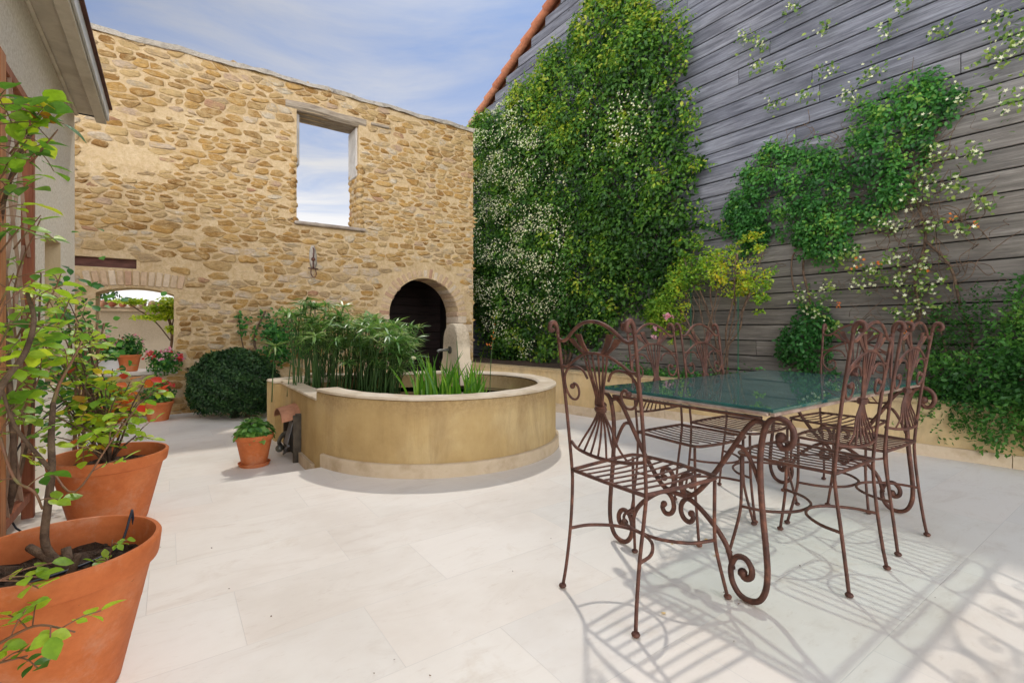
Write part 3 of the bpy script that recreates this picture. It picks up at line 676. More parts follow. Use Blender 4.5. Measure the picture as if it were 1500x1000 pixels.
# densify
N=len(loop)
def offs(lp,o):
    r=[]
    for i in range(len(lp)):
        a=Vector(lp[i-1]); b=Vector(lp[i]); c_=Vector(lp[(i+1)%len(lp)]); t=(c_-a).normalized(); n_=Vector((-t.y,t.x)); r.append((b.x+n_.x*o,b.y+n_.y*o))
    return r
def topz(i):
    if i==0: return .575
    if i<arcN: 
        return HB+.02*max(0,1-i/14)
    return .50
lower=set(range(arcN+len(bz),N))
def build_ring(name,o0,o1,zb,zt,mat,sel,par,jit=0):
    A0=offs(loop,o0); A1=offs(loop,o1); mb=MB()
    idx=sel
    V=[];F=[]
    for i in idx:
        j=i%N; t_=zt(j)+random.uniform(-jit,jit); b_=zb(j)
        bevel=.014
        V+=[(*A0[j],b_),(*A0[j],t_-bevel),(A0[j][0]*.985+A1[j][0]*.015*1,A0[j][1]*.985+A1[j][1]*.015,t_-bevel*.4),(A0[j][0]*.9+A1[j][0]*.1,A0[j][1]*.9+A1[j][1]*.1,t_),(A0[j][0]*.1+A1[j][0]*.9,A0[j][1]*.1+A1[j][1]*.9,t_),(*A1[j],t_-bevel),(*A1[j],b_)]
    m=7
    for i in range(len(idx)-1):
        for k in range(m-1): F.append((i*m+k,i*m+m+k,i*m+m+1+k,i*m+k+1))
    F.append(tuple(range(m-1,-1,-1))); F.append(tuple((len(idx)-1)*m+k for k in range(m)))
    mb.add(V,F); return mb.build(name,mat,par,smooth=True,autosmooth=35)
arc=list(range(0,arcN))+list(range(arcN,arcN+len(bz)//2+1)); exi=list(range(arcN+len(bz)//2,N+1))
zlow=lambda j:-.14
def exz(j): return .555-.055*(1 if j>=arcN+len(bz)-2 or j==0 else 0)-.0
def exz2(j):
    if j==0: return .505
    if j>=arcN+len(bz): return .50
    k=(j-(arcN+len(bz)//2))/(len(bz)/2); return .53-.03*k
build_ring('wall',0,TH,zlow,lambda j:topz(j)-.022,OCHRE,arc,pb)
build_ring('side_wall',0,TH,zlow,lambda j:exz2(j)-.022,OCHRE,exi,pb)
build_ring('rim',-.006,TH+.004,lambda j:topz(j)-.022,lambda j:topz(j),RIM,arc,pb,.002)
build_ring('side_rim',-.006,TH+.004,lambda j:exz2(j)-.022,lambda j:exz2(j),RIM,exi,pb,.002)
# skirting
A0=offs(loop,-.028); A1=offs(loop,.0); mb=MB()
for i in range(2,arcN-20,4):
    idx=[i,i+1,i+2,i+3,i+4]; V=[];F=[]
    for j in idx: V+=[(*A0[j],-.01),(*A0[j],.088),(*offs(loop,-.02)[j],.095),(*A1[j],.095)]
    for k in range(4):
        for m in range(3): F.append((k*4+m,k*4+4+m,k*4+5+m,k*4+1+m))
    F+= [(3,2,1,0),(16,17,18,19)]; mb.add(V,F)
s0=st; s1=st+uwv*.52; nl=Vector((-CA,-SA,0))
s_a=[s0+uwv*.06+nl*.026,s1+nl*.026,s1,s0+uwv*.06]; mb.prism([(p.x,p.y) for p in s_a][::-1],-.13,-.03)
s_a=[st+Vector((.02,-.03,0)),]
mb.build('skirting',SKIRT,pb)
# water
mb=MB(); A2=offs(loop,TH*.6); n=len(A2); V=[(x,y,.40) for x,y in A2]; mb.add(V,[tuple(range(n))]); wo=mb.build('pond_water',WATER,None,loc=(-.69,4.50,0)); tag(wo,kind='structure')

# fountain stele
fs=empty('fountain_stele',(-.70,5.50,.0),A-math.pi/2); tag(fs,'round topped stone fountain slab with a metal spout at the back of the pond','fountain')
# local x = face width, y into slab (u direction)
mb=MB(); prof=[]
hw=.17
for p in [(-.245,.42),(-.24,.58),(-.215,.67),(-.185,.71)]: prof.append(p)
for k in range(15):
    a=math.pi-math.pi*k/14; prof.append((hw*math.cos(a),.91+.19*math.sin(a)))
for p in [(.185,.71),(.215,.67),(.24,.58),(.245,.42)]: prof.append(p)
T2=.16; n=len(prof); V=[]; 
for off,sc in ((.012,.955),(0,.985),(.0,.985)): pass
lay=[(0,.97),(.012,1.0),(T2-.012,1.0),(T2,.97)]
for y,sc in lay: V+=[(x*sc,y,.45+(z_-.45)*(sc if sc<1 else 1)) for x,z_ in prof]
F=[tuple(range(n)),tuple(3*n+k for k in range(n-1,-1,-1))]
for l in range(3):
    for k in range(n-1): F.append((l*n+k,(l+1)*n+k,(l+1)*n+k+1,l*n+k+1))
mb.add(V,F); mb.build('slab',m_stucco('weathered stele render',(.62,.50,.34),(.74,.62,.45),(.70,.56,.39),streak=.5,dirt=(.30,.24,.17),topz=.95),fs,smooth=True,autosmooth=35)
mb=MB(); mb.tube([(0,.0,.80),(0,-.012,.80)],.042,16,1); mb.tube([(0,-.02,.80),(0,-.09,.80),(0,-.14,.795),(0,-.155,.785)],[.016,.014,.014,.018],10,3); mb.build('spout',METAL,fs,smooth=True,autosmooth=40)

# hatch box on the side of the basin
hx=empty('pump_hatch',(-.69+st.x,4.50+st.y,LOW),A+math.pi/2)   # x along side wall away, y into wall? 
tag(hx,'small open pump hatch with a curved clay tile on the pond side','hatch')
# local x = uwv direction, local y = -uv direction (outward)
HM=mat_noise('dark stained mortar',(.045,.038,.03),(.12,.10,.075),9,.9,.5,.01)
mb=MB(); mb.box((.55,.03,.20),(.03,.07,.42),bev=.006); mb.box((.98,.03,.20),(.03,.07,.42),bev=.006); mb.box((.765,.02,.405),(.46,.05,.03),bev=.005); mb.build('frame',HM,hx)
mb=MB(); mb.box((.765,.006,.2),(.40,.008,.38)); mb.build('opening',DARKM,hx)
mb=MB(); V=[];F=[]; n=12
for i in range(2):
    y=-.01+i*.16
    for k in range(n+1):
        a=math.pi*k/n
        for rr in (.22,.20): V.append((.765+rr*math.cos(a)*(1-.1*i),y,.385+rr*.45*math.sin(a)-.035*i))
m=(n+1)*2
for k in range(n): F+= [(2*k,2*k+2,m+2*k+2,m+2*k),(2*k+1,m+2*k+1,m+2*k+3,2*k+3),(m+2*k,m+2*k+2,m+2*k+3,m+2*k+1)]
mb.add(V,F); mb.build('clay_tile',TILE,hx,smooth=True,autosmooth=50)
mb=MB(); mb.box((.63,.085,.25),(.13,.010,.20),M=Matrix.Rotation(.25,3,'X'),bev=.003); mb.tube([(.6,.09,.14),(.68,.10,.10),(.76,.08,.06),(.84,.09,.02)],.010,8); mb.build('metal_flap',GREYM,hx)
mb=MB(); mb.tube([(.9,.08,.05),(.88,.12,.12),(.82,.1,.2),(.8,.05,.22)],.018,8); mb.ball((.86,.12,.07),.035,n=10); mb.build('pipe',METAL,hx,smooth=True)

# ------------------------------------------------------------------ pots
def pot(name,label,loc,Rr,h,rb,saucer=False,plant_parent=None,group=None,tilt=0):
    e=empty(name,loc); tag(e,label,'plant pot',group)
    mb=MB(); rim=h*.17
    prof=[(0,.004),(rb*.97,.0),(rb,.008),(Rr*.90*(1)+0*rb,h-rim-.006),(Rr*.915,h-rim),(Rr*.965,h-rim+.004),(Rr*.975,h-rim+.012),(Rr*.995,h-.018),(Rr,h-.006),(Rr*.985,h),(Rr*.94,h),(Rr*.925,h-.01),(Rr*.90,h-rim),(Rr*.80,h*.55)]
    mb.lathe(prof,n=64); mb.build('clay_body',TERRA,e,smooth=True,autosmooth=45)
    mb=MB(); V=[(0,0,h*.80)];F=[];n=30
    rings=7
    for r_ in range(1,rings+1):
        for k in range(n):
            a=2*math.pi*k/n; rr=(Rr*.885)*r_/rings; V.append((rr*math.cos(a),rr*math.sin(a),h*.79+random.uniform(-.006,.008)*(1+Rr*4)))
    for k in range(n): F.append((0,1+k,1+(k+1)%n))
    for r_ in range(rings-1):
        for k in range(n):
            j=(k+1)%n; F.append((1+r_*n+k,1+(r_+1)*n+k,1+(r_+1)*n+j,1+r_*n+j))
    mb.add(V,F); 
    for _ in range(int(40+Rr*400)):
        a=random.uniform(0,6.28); rr=Rr*.82*math.sqrt(random.random()); mb.ball((rr*math.cos(a),rr*math.sin(a),h*.79+.006),random.uniform(.003,.011),0,6,sc=(1,random.uniform(.5,1),.6))
    mb.build('soil',SOIL,e,smooth=False)
    if saucer:
        mb=MB(); mb.lathe([(0,.002),(rb*1.18,0),(rb*1.32,.028),(rb*1.27,.03),(rb*1.15,.010),(rb,.009)],n=48); mb.build('saucer',TERRA,e,smooth=True,autosmooth=45)
    return e
pot('terracotta_pot','large weathered terracotta pot nearest the camera at the lower left',(-1.31,1.40,0),.245,.42,.145)
pot('terracotta_pot','large orange terracotta pot behind the nearest one, holding the second rose bush',(-2.19,2.65,0),.262,.37,.165)
pot('basil_pot','small terracotta pot on a saucer beside the pond, holding basil',(-2.20,4.15,LOW),.150,.265,.095,saucer=True)
def onst(x,y,z): # stone local -> world
    return (ST_L[0]+CA*x-SA*y, ST_L[1]+SA*x+CA*y, z)
pot('terracotta_pot','terracotta pot standing on the low window sill with pink flowers',onst(-.50,.16,LW[2]+.006),.135,.22,.09)
pot('terracotta_pot','terracotta pot of red flowers on the floor under the low window',onst(-.18,-.42,LOW),.17,.24,.11)
pot('terracotta_pot','brownish terracotta pot on the floor against the wall beside the house corner',onst(-.68,-.36,LOW),.19,.26,.12)

# white trough on the sill
t_=empty('white_trough',onst(-.72,.25,LW[2]+.008),ST_R); tag(t_,'pale rectangular trough at the left of the low window sill','trough')
mb=MB()
for (c_,d_) in (((0,-.09,.075),(.32,.015,.15)),((0,.09,.075),(.32,.015,.15)),((-.1525,0,.075),(.015,.163,.149)),((.1525,0,.075),(.015,.163,.149)),((0,0,.01),(.288,.163,.018))): mb.box(c_,d_,bev=.003)
mb.build('box',WHITE,t_)
mb=MB(); mb.box((0,0,.12),(.288,.163,.03)); mb.build('soil',SOIL,t_)

# ------------------------------------------------------------------ plants
def rnd(n,s=1): return RNG.normal(0,s,(n,3))
def fbm2(x,z,seed=0,f=1.0):
    r=np.random.default_rng(seed); v=0; a=1
    for o in range(5):
        for _ in range(3):
            th=r.uniform(0,6.28); ph=r.uniform(0,6.28); v=v+a*np.sin((x*math.cos(th)+z*math.sin(th))*f*2.1+ph)/3
        a*=.62; f*=1.9
    return v
def inpoly(x,z,poly):
    ins=np.zeros(len(x),bool); n=len(poly)
    for i in range(n):
        (x1,z1),(x2,z2)=poly[i],poly[(i+1)%n]
        if z1==z2: continue
        c=((z1>z)!=(z2>z))&(x<(x2-x1)*(z-z1)/(z2-z1)+x1); ins^=c
    return ins
def edge_dist(x,z,poly):
    d=np.full(len(x),9.); n=len(poly)
    for i in range(n):
        a=np.array(poly[i]); b=np.array(poly[(i+1)%n]); ab=b-a; t=np.clip(((x-a[0])*ab[0]+(z-a[1])*ab[1])/(ab@ab),0,1)
        d=np.minimum(d,np.hypot(x-(a[0]+t*ab[0]),z-(a[1]+t*ab[1])))
    return d
def wall_foliage(poly,n,thick,seed,dens=0.0,f=1.0,grow=.12,dfall=0):
    P=np.array(poly); lo=P.min(0)-grow; hi=P.max(0)+grow
    X=[];Z=[];Y=[];got=0
    while got<n:
        x=RNG.uniform(lo[0],hi[0],n*2); z=RNG.uniform(lo[1],hi[1],n*2)
        ins=inpoly(x,z,poly); d=edge_dist(x,z,poly); sd=np.where(ins,d,-d)
        nz=fbm2(x,z,seed,f); keep=(sd+(.2 if n>1400 and thick>.35 else .10)*nz>-0.0)&(nz+RNG.normal(0,.45,len(x))+np.clip(sd*dfall,0,2)>dens)
        x,z,sd,nz=x[keep],z[keep],sd[keep],nz[keep]
        t=thick*np.clip(.35+sd*1.6,.25,1)*(.75+.35*np.clip(nz,-1,1.3)); y=-(.03+t*RNG.uniform(.25,1,len(x))**.6)
        X.append(x);Z.append(z);Y.append(y);got+=len(x)
    X,Y,Z=(np.concatenate(q)[:n] for q in (X,Y,Z)); return np.stack([X,Y,Z],1)
def hang(n,down=.6,out=.5):
    nr=rnd(n,.6)+np.array([0,-out,.35]); d=rnd(n,.55)+np.array([0,-.2,-down]); return nr,d
def stems(name,polys,mat,parent,r=.012,loc=None,rz=0,n=6):
    mb=MB()
    for p in polys:
        rr=p[1] if isinstance(p,tuple) and not isinstance(p[0],(int,float)) else r
        pts=p[0] if isinstance(p,tuple) else p
        mb.tube(pts,rr,n,4)
    return mb.build(name,mat,parent,smooth=True,loc=loc,rz=rz)

# jasmine
J=[(-8.95,5.30),(-8.2,5.62),(-7.8,5.42),(-7.3,5.45),(-6.9,5.72),(-6.45,5.55),(-6.0,5.95),(-5.55,5.7),(-5.0,6.35),(-4.6,6.4),(-4.2,6.0),(-3.8,5.75),(-3.45,5.25),(-3.25,4.9),(-3.35,4.5),(-3.1,4.1),(-3.15,3.7),(-3.0,3.3),(-3.05,2.9),(-2.85,2.4),(-3.1,1.95),(-3.5,1.7),(-3.65,1.3),(-4.4,1.2),(-5.0,1.0),(-5.25,.75),(-6.2,.5),(-7.2,.5),(-7.6,.42),(-8.2,.9),(-8.5,1.6),(-8.75,2.6),(-8.95,3.9)]
jv=empty('climbing_jasmine',WD_L,WD_R); tag(jv,'huge climbing jasmine full of small white flowers covering the far boards','climbing plant')
def mounds(poly,nc,per,rr,thick,seed,dens,f,grow=.1,down=.35):
    Cn=wall_foliage(poly,nc,thick,seed,dens=dens,f=f,grow=grow); k=len(Cn); r_=RNG.uniform(rr[0],rr[1],k); ct=RNG.normal(0,.17,k)
    P=np.repeat(Cn,per,0); q=len(P); v=rnd(q); v/=np.linalg.norm(v,axis=1,keepdims=True); v[:,1]=-np.abs(v[:,1]); R_=np.repeat(r_,per)[:,None]
    sag=np.array([1.,.75,1.15]); P=P+v*sag*R_*RNG.uniform(.55,1.05,q)[:,None]; P[:,1]=np.minimum(P[:,1],-.03)
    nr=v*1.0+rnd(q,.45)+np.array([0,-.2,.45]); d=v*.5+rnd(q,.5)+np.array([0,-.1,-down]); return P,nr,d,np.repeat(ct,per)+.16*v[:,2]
P,nr,d,ct=mounds(J,1500,38,(.10,.24),.42,3,-.75,1.7); n=len(P)
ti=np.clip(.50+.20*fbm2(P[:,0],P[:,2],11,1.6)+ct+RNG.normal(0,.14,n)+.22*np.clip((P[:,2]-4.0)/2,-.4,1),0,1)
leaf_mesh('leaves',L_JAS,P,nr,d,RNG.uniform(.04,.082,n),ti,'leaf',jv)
n=16000; P=wall_foliage(J,n,.25,3,dens=-.9,f=1.0,dfall=.5); nr,d=hang(n); leaf_mesh('inner_leaves',L_JAS,P,nr,d,RNG.uniform(.05,.09,n),np.clip(RNG.normal(.22,.15,n),0,1),'leaf',jv)  # darker tint puts the shade of the vine's depths into leaf colour
# loose shoots at the margin
n=5000; edge=[]
pts=[]
for _ in range(150):
    i=random.randrange(len(J)); a=J[i]; b=J[(i+1)%len(J)]; t=random.random(); x=a[0]+(b[0]-a[0])*t; z=a[1]+(b[1]-a[1])*t
    cx,cz=-5.9,3.6; dx,dz=x-cx,z-cz; L=math.hypot(dx,dz); dx/=L; dz/=L; ln=random.uniform(.1,.42)
    for k in range(26): s=k/26*ln; pts.append((x+dx*s+random.gauss(0,.02),-.12-random.uniform(0,.15),z+dz*s-.1*s*s+random.gauss(0,.02)))
pts=np.array(pts); n=len(pts); nr,d=hang(n); leaf_mesh('shoots',L_JAS,pts,nr,d,RNG.uniform(.03,.065,n),np.clip(RNG.normal(.7,.2,n),0,1),'leaf',jv)
n=10500; P=wall_foliage([(-8.8,5.0),(-7.3,5.6),(-6.3,5.3),(-5.6,4.4),(-5.2,3.6),(-5.0,2.6),(-5.1,1.6),(-6.0,.7),(-7.5,.6),(-8.3,1.4),(-8.7,3)],n,.60,3,dens=-.5,f=1.7); P[:,1]-=.14
k=fbm2(P[:,0],P[:,2],21,4.0)>-.15; P=P[k]; n=len(P); nr=rnd(n,.4)+np.array([0,-1,.3]); leaf_mesh('flowers',F_WHITE,P,nr,rnd(n),RNG.uniform(.026,.046,n),RNG.uniform(0,1,n),'petal5',jv)
n=380; P=wall_foliage([(-5.2,5.6),(-4,5.2),(-3.3,4.2),(-3.1,3.2),(-3.6,2),(-5,2.4)],n,.45,9,dens=.7,f=1.6); P[:,1]-=.05; nr=rnd(n,.4)+np.array([0,-1,.3]); leaf_mesh('flowers',F_WHITE,P,nr,rnd(n),RNG.uniform(.028,.045,n),RNG.uniform(0,1,n),'petal5',jv)
sl=[([(-5.55,-.1,.38),(-5.5,-.14,.7),(-5.6,-.12,1.0),(-5.4,-.16,1.4),(-5.6,-.12,2.2),(-5.4,-.1,3.2)],.035),([(-5.5,-.1,.38),(-5.35,-.14,.65),(-5.42,-.16,.95),(-5.2,-.1,1.5),(-4.6,-.1,2.6),(-4.4,-.1,4)],.026),([(-7.9,-.08,.38),(-7.8,-.12,1),(-7.5,-.1,2),(-7.4,-.1,3.5)],.03)]
for _ in range(90):
    x=random.uniform(-8.3,-3.6); z=random.uniform(.9,4.8); pts=[(x,-.06,z)]
    for k in range(4): x+=random.uniform(-.3,.35); z+=random.uniform(.05,.4); pts.append((x,-.05-random.random()*.12,z))
    sl.append((pts,random.uniform(.004,.010)))
stems('stems',sl,BARK,jv)

# right-hand clematis / jasmine patch
cv=empty('climbing_clematis',WD_L,WD_R); tag(cv,'dark green climber spread high on the boards right of the jasmine','climbing plant')
CP=[(-2.62,2.40),(-2.30,2.85),(-1.98,3.12),(-1.6,3.0),(-1.3,3.15),(-1.12,3.32),(-.85,3.40),(-.50,3.32),(-.42,3.05),(-.60,2.72),(-.62,2.40),(-.95,2.16),(-1.15,2.12),(-1.2,1.95),(-1.5,1.72),(-1.75,1.95),(-2.2,2.10)]
P,nr,d,ct=mounds(CP,330,38,(.05,.14),.24,31,-.2,2.4,grow=.16,down=.3); n=len(P)
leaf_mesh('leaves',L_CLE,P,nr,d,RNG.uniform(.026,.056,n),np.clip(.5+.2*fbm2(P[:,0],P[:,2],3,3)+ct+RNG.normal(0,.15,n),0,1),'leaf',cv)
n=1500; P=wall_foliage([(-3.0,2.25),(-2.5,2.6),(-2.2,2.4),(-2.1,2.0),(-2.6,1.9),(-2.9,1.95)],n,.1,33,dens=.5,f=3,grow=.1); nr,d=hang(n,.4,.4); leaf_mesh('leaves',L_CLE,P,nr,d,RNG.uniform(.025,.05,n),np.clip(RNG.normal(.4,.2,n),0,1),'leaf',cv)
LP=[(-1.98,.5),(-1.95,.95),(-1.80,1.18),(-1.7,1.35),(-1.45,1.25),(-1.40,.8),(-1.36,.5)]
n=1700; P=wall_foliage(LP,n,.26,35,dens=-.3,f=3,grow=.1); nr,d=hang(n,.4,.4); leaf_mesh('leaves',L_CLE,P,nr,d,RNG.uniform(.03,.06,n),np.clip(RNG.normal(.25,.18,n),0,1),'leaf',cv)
sl=[([(-1.65,-.08,.38),(-1.66,-.1,.8),(-1.60,-.06,1.3),(-1.68,-.05,1.75),(-1.5,-.06,2.2),(-1.2,-.05,2.8)],.012),([(-1.66,-.06,1.25),(-1.78,-.05,1.5),(-1.80,-.05,1.8),(-1.74,-.05,2.0),(-1.8,-.05,2.5)],.009)]
for _ in range(60):
    x=random.uniform(-2.3,-.5); z=random.uniform(1.7,3.0); pts=[(x,-.04,z)]
    for k in range(4): x+=random.uniform(-.16,.2); z+=random.uniform(-.03,.16); pts.append((x,-.04-random.random()*.08,z))
    sl.append((pts,random.uniform(.002,.004)))
stems('stems',sl,BARK,cv,n=5)

# star jasmine sprays with pale flowers over a tangle of bare brown vines
sv=empty('star_jasmine',WD_L,WD_R); tag(sv,'thin tangled climber with loose sprays of cream flowers on the right boards','climbing plant')
sl=[([(-.72,-.1,.40),(-.70,-.12,.65),(-.78,-.08,.9),(-.66,-.06,1.15),(-.70,-.05,1.5),(-.62,-.05,1.9),(-.7,-.05,2.4),(-.5,-.05,2.9)],.012),
    ([(-.60,-.1,.40),(-.45,-.14,.62),(-.33,-.12,.72),(-.30,-.08,.95),(-.38,-.06,1.25),(-.45,-.05,1.6),(-.62,-.06,1.85)],.012),
    ([(-.62,-.12,.62),(-.55,-.14,.60),(-.46,-.12,.75),(-.5,-.08,1.0),(-.6,-.06,1.3)],.009)]
clus=[]
def arcstem(x,z,n_,dx,dz,r_):
    pts=[(x,-.04,z)]
    for k in range(n_): x+=dx+random.uniform(-.08,.08); z+=dz+random.uniform(-.08,.08); pts.append((x,-.03-random.random()*.09,z))
    sl.append((pts,r_)); return pts[-1]
for _ in range(110): arcstem(random.gauss(-.62,.22),random.uniform(1.1,2.3),5,random.choice([-1,1])*random.uniform(.01,.06),random.uniform(-.07,.1),random.uniform(.0015,.004))
for _ in range(30): arcstem(random.uniform(-1.5,-.2),random.uniform(1.0,3.3),4,random.uniform(-.08,.08),random.uniform(-.02,.1),random.uniform(.0012,.0025))
spots=[(-1.62,1.38,.10),(-1.50,1.22,.10),(-1.40,1.45,.08),(-1.2,1.78,.10),(-1.0,1.62,.07),(-.86,1.70,.07),(-1.05,1.53,.11),(-.80,1.50,.07),(-.62,1.62,.09),(-.58,1.45,.10),(-.66,1.28,.09),(-.78,1.18,.07),(-.95,2.08,.07),(-.82,2.02,.07),(-.70,2.25,.09),(-.58,2.40,.11),(-.52,2.62,.09),(-.40,2.30,.08),(-.30,2.55,.08),(-.60,2.95,.08),(-.35,3.05,.09),(-.10,3.3,.12),(-.05,2.9,.1),(-.12,3.6,.10),(.02,3.4,.1),(-.55,1.95,.07),(-.35,1.9,.06),(-.2,2.1,.07),(-1.1,1.05,.06),(-1.35,1.05,.06),
 (-1.40,3.72,.08),(-1.60,3.55,.06),(-1.95,3.6,.07),(-2.3,4.5,.09),(-2.1,4.35,.07),(-1.75,4.6,.08),(-1.5,4.75,.1),(-1.3,4.55,.07),(-1.1,4.9,.1),(-.8,4.45,.08),(-.75,4.1,.07),(-.9,3.9,.06),(-.4,4.2,.07),(-1.2,3.4,.09),(-1.0,3.55,.09),(-1.9,4.0,.05),(-.5,3.7,.06),(-2.15,4.1,.06),(-.2,4.1,.08),(.05,4.0,.08),(-1.45,4.2,.06)]
LPp=[];FP=[]
for (x,z,r_) in spots:
    k=int(120*r_/.08*.35); LPp.append(np.stack([RNG.normal(x,r_*.75,k),-.06-RNG.uniform(0,.14,k),RNG.normal(z,r_*.7,k)],1))
    k=int(9*r_/.08); FP.append(np.stack([RNG.normal(x,r_*.6,k),-.14-RNG.uniform(0,.10,k),RNG.normal(z-.02,r_*.55,k)],1))
LPp=np.concatenate(LPp); n=len(LPp); nr,d=hang(n,.3,.6); leaf_mesh('leaves',m_leaf('star jasmine leaf',[(0,(.06,.14,.03)),(.5,(.15,.27,.05)),(1,(.36,.45,.10))],.4),LPp,nr,d,RNG.uniform(.03,.055,n),RNG.uniform(0,1,n),'leaf',sv)
FP=np.concatenate(FP); n=len(FP); nr=rnd(n,.45)+np.array([0,-1,.2]); leaf_mesh('flowers',F_WHITE,FP,nr,rnd(n),RNG.uniform(.028,.042,n),RNG.uniform(0,1,n),'petal5',sv)
op=np.array([(-.42,-.12,2.02),(-.28,-.12,1.95),(-1.12,-.12,1.75),(-1.15,-.12,1.66),(-1.3,-.12,1.28),(-.74,-.12,1.02),(-.7,-.12,1.1),(-.98,-.12,1.68),(-.6,-.15,1.58)]); op=np.repeat(op,5,0)+RNG.normal(0,.022,(45,3)); leaf_mesh('orange_flowers',F_ORG,op,rnd(45,.4)+np.array([0,-1,0]),rnd(45),.034,RNG.uniform(0,1,45),'petal5',sv)
stems('stems',sl,BARK,sv,n=5)

# yellowing rose on green stakes in front of boards
yr=empty('yellow_leaved_rose',WD_L,WD_R); tag(yr,'rose bush with yellow green leaves on green stakes behind the glass table','rose bush')
YP=[(-3.62,1.0),(-3.66,1.45),(-3.45,1.75),(-3.25,2.05),(-3.0,1.92),(-2.75,2.08),(-2.5,1.98),(-2.2,2.04),(-2.0,1.9),(-1.93,1.65),(-2.1,1.4),(-2.35,1.5),(-2.55,1.3),(-2.8,1.42),(-3.0,1.2),(-3.2,.98),(-3.45,.92)]
n=5600; P=wall_foliage(YP,n,.36,41,dens=.05,f=3.0,grow=.15); P[:,1]-=.12; nr=rnd(n,.7)+np.array([0,-.4,.7]); leaf_mesh('leaves',L_YEL,P,nr,rnd(n,.7)+np.array([0,0,-.3]),RNG.uniform(.03,.052,n),np.clip(.55+.3*fbm2(P[:,0],P[:,2],6,3)+RNG.normal(0,.22,n)-.25*(P[:,0]<-3.1),0,1),'leaf',yr)
sl=[]
for _ in range(14):
    x=random.choice([-2.55,-2.75,-2.5]); pts=[(x+random.uniform(-.05,.05),-.25,.40)]; tx=random.uniform(-3.5,-2.0); tz=random.uniform(1.4,1.95)
    for k in range(1,6): t=k/5; pts.append((x+(tx-x)*t**1.4+random.uniform(-.03,.03),-.25+random.uniform(-.06,.06),.40+(tz-.40)*t))
    sl.append((pts,random.uniform(.004,.012)))
stems('stems',sl,BARK,yr,n=6)
STK=mat_noise('green coated stake',(.01,.10,.05),(.015,.13,.07),5,.4)
for x in (-2.97,-2.33): mb=MB(); mb.tube([(x,-.22,.35),(x,-.22,1.62)],.006,6,1); mb.build('stake',STK,yr)
fp=np.repeat(np.array([(-3.18,-.42,1.20),(-3.42,-.4,.93),(-3.38,-.4,1.05)]),[26,10,8],0)+RNG.normal(0,.022,(44,3)); leaf_mesh('pink_blooms',F_PINK,fp,rnd(44,.6)+np.array([0,-1,0]),rnd(44),.045,RNG.uniform(.4,1,44),'petal5',yr)

# trailing rosemary-like mound on right end of the planter
rv=empty('trailing_shrub',WD_L,WD_R); tag(rv,'dense green shrub trailing over the low garden wall at the right edge','shrub')
def blobpts(cs,n,inner=.55):
    w=np.array([c[3]*c[4]*c[5] for c in cs])**.66; idx=RNG.choice(len(cs),n,p=w/w.sum()); c=np.array(cs)[idx]; v=rnd(n); v/=np.linalg.norm(v,axis=1,keepdims=True)
    rr=RNG.uniform(inner,1.08,n)[:,None]; return c[:,:3]+v*c[:,3:6]*rr, v
cs=[(-.45,-.35,.62,.22,.30,.22),(-.20,-.45,.60,.28,.30,.26),(.10,-.5,.62,.35,.32,.32),(-.05,-.55,.35,.30,.22,.26),(.05,-.30,.95,.25,.22,.28),(.12,-.2,1.25,.22,.18,.25),(.3,-.5,.5,.4,.35,.4),(-.33,-.52,.42,.18,.16,.2)]
n=9000; P,v=blobpts(cs,n,.5); nr=rnd(n,.7)+v*.6; d=v+rnd(n,.5)+np.array([0,-.3,-.5]); leaf_mesh('foliage',L_DEEP,P,nr,d,RNG.uniform(.028,.055,n),np.clip(.5+.3*fbm2(P[:,0],P[:,2],8,4)+RNG.normal(0,.18,n),0,1),'quad',rv)
pts=[];dd=[]
for _ in range(260):
    x=random.uniform(-.62,.45); y=-random.uniform(.42,.72)-.1*(x); z=random.uniform(.3,.62); L=random.uniform(.12,.32); a=random.uniform(-.6,.6)
    for k in range(14): s=k/14*L; pts.append((x+math.sin(a)*s,y-.25*s,z-s*.75)); dd.append((math.sin(a)+random.gauss(0,.8),random.gauss(-.2,.8),-.5))
pts=np.array(pts); n=len(pts); leaf_mesh('trailing_shoots',L_DEEP,pts,rnd(n),np.array(dd),RNG.uniform(.022,.036,n),np.clip(RNG.normal(.5,.25,n),0,1),'quad',rv)
stems('stems',[([(-.2,-.3,.38),(-.25,-.35,.6),(-.3,-.4,.7)],.01),([(0,-.3,.38),(.05,-.3,.8),(.1,-.2,1.2)],.012),([(.2,-.3,.38),(.2,-.4,.6),(.3,-.5,.7)],.012)],BARK,rv)
# feathery climber at right edge
fv=empty('feathery_climber',WD_L,WD_R); tag(fv,'fine leaved green climber on the boards above the trailing shrub','climbing plant')
FPp=[(-.58,.75),(-.55,1.15),(-.40,1.45),(-.18,1.62),(.05,1.72),(.35,1.8),(.35,.7)]
n=3200; P=wall_foliage(FPp,n,.22,51,dens=.0,f=3.0,grow=.14); nr,d=hang(n,.2,.3); leaf_mesh('leaves',L_DEEP,P,nr,d,RNG.uniform(.022,.042,n),np.clip(RNG.normal(.35,.22,n),0,1),'quad',fv)
stems('stems',[([(-.1,-.06,.4),(-.15,-.08,.8),(-.05,-.05,1.2),(.1,-.05,1.6)],.007)],BARK,fv)
# low plants in the planter
lp=empty('planter_undergrowth',WD_L,WD_R); tag(lp,'low green and yellow growth along the planter soil behind the wall','ground plants')
n=2600; x=RNG.uniform(-4.2,-.5,n); P=np.stack([x,-RNG.uniform(.05,.9,n)*np.clip((-x)/3,.35,1),.42+RNG.exponential(.05,n)*np.clip(fbm2(x,x*0,4,2)+.6,.1,2)],1); leaf_mesh('leaves',L_CLE,P,rnd(n,.6)+np.array([0,0,1]),rnd(n)+np.array([0,0,.5]),RNG.uniform(.03,.06,n),np.clip(RNG.normal(.5,.25,n),0,1),'leaf',lp)

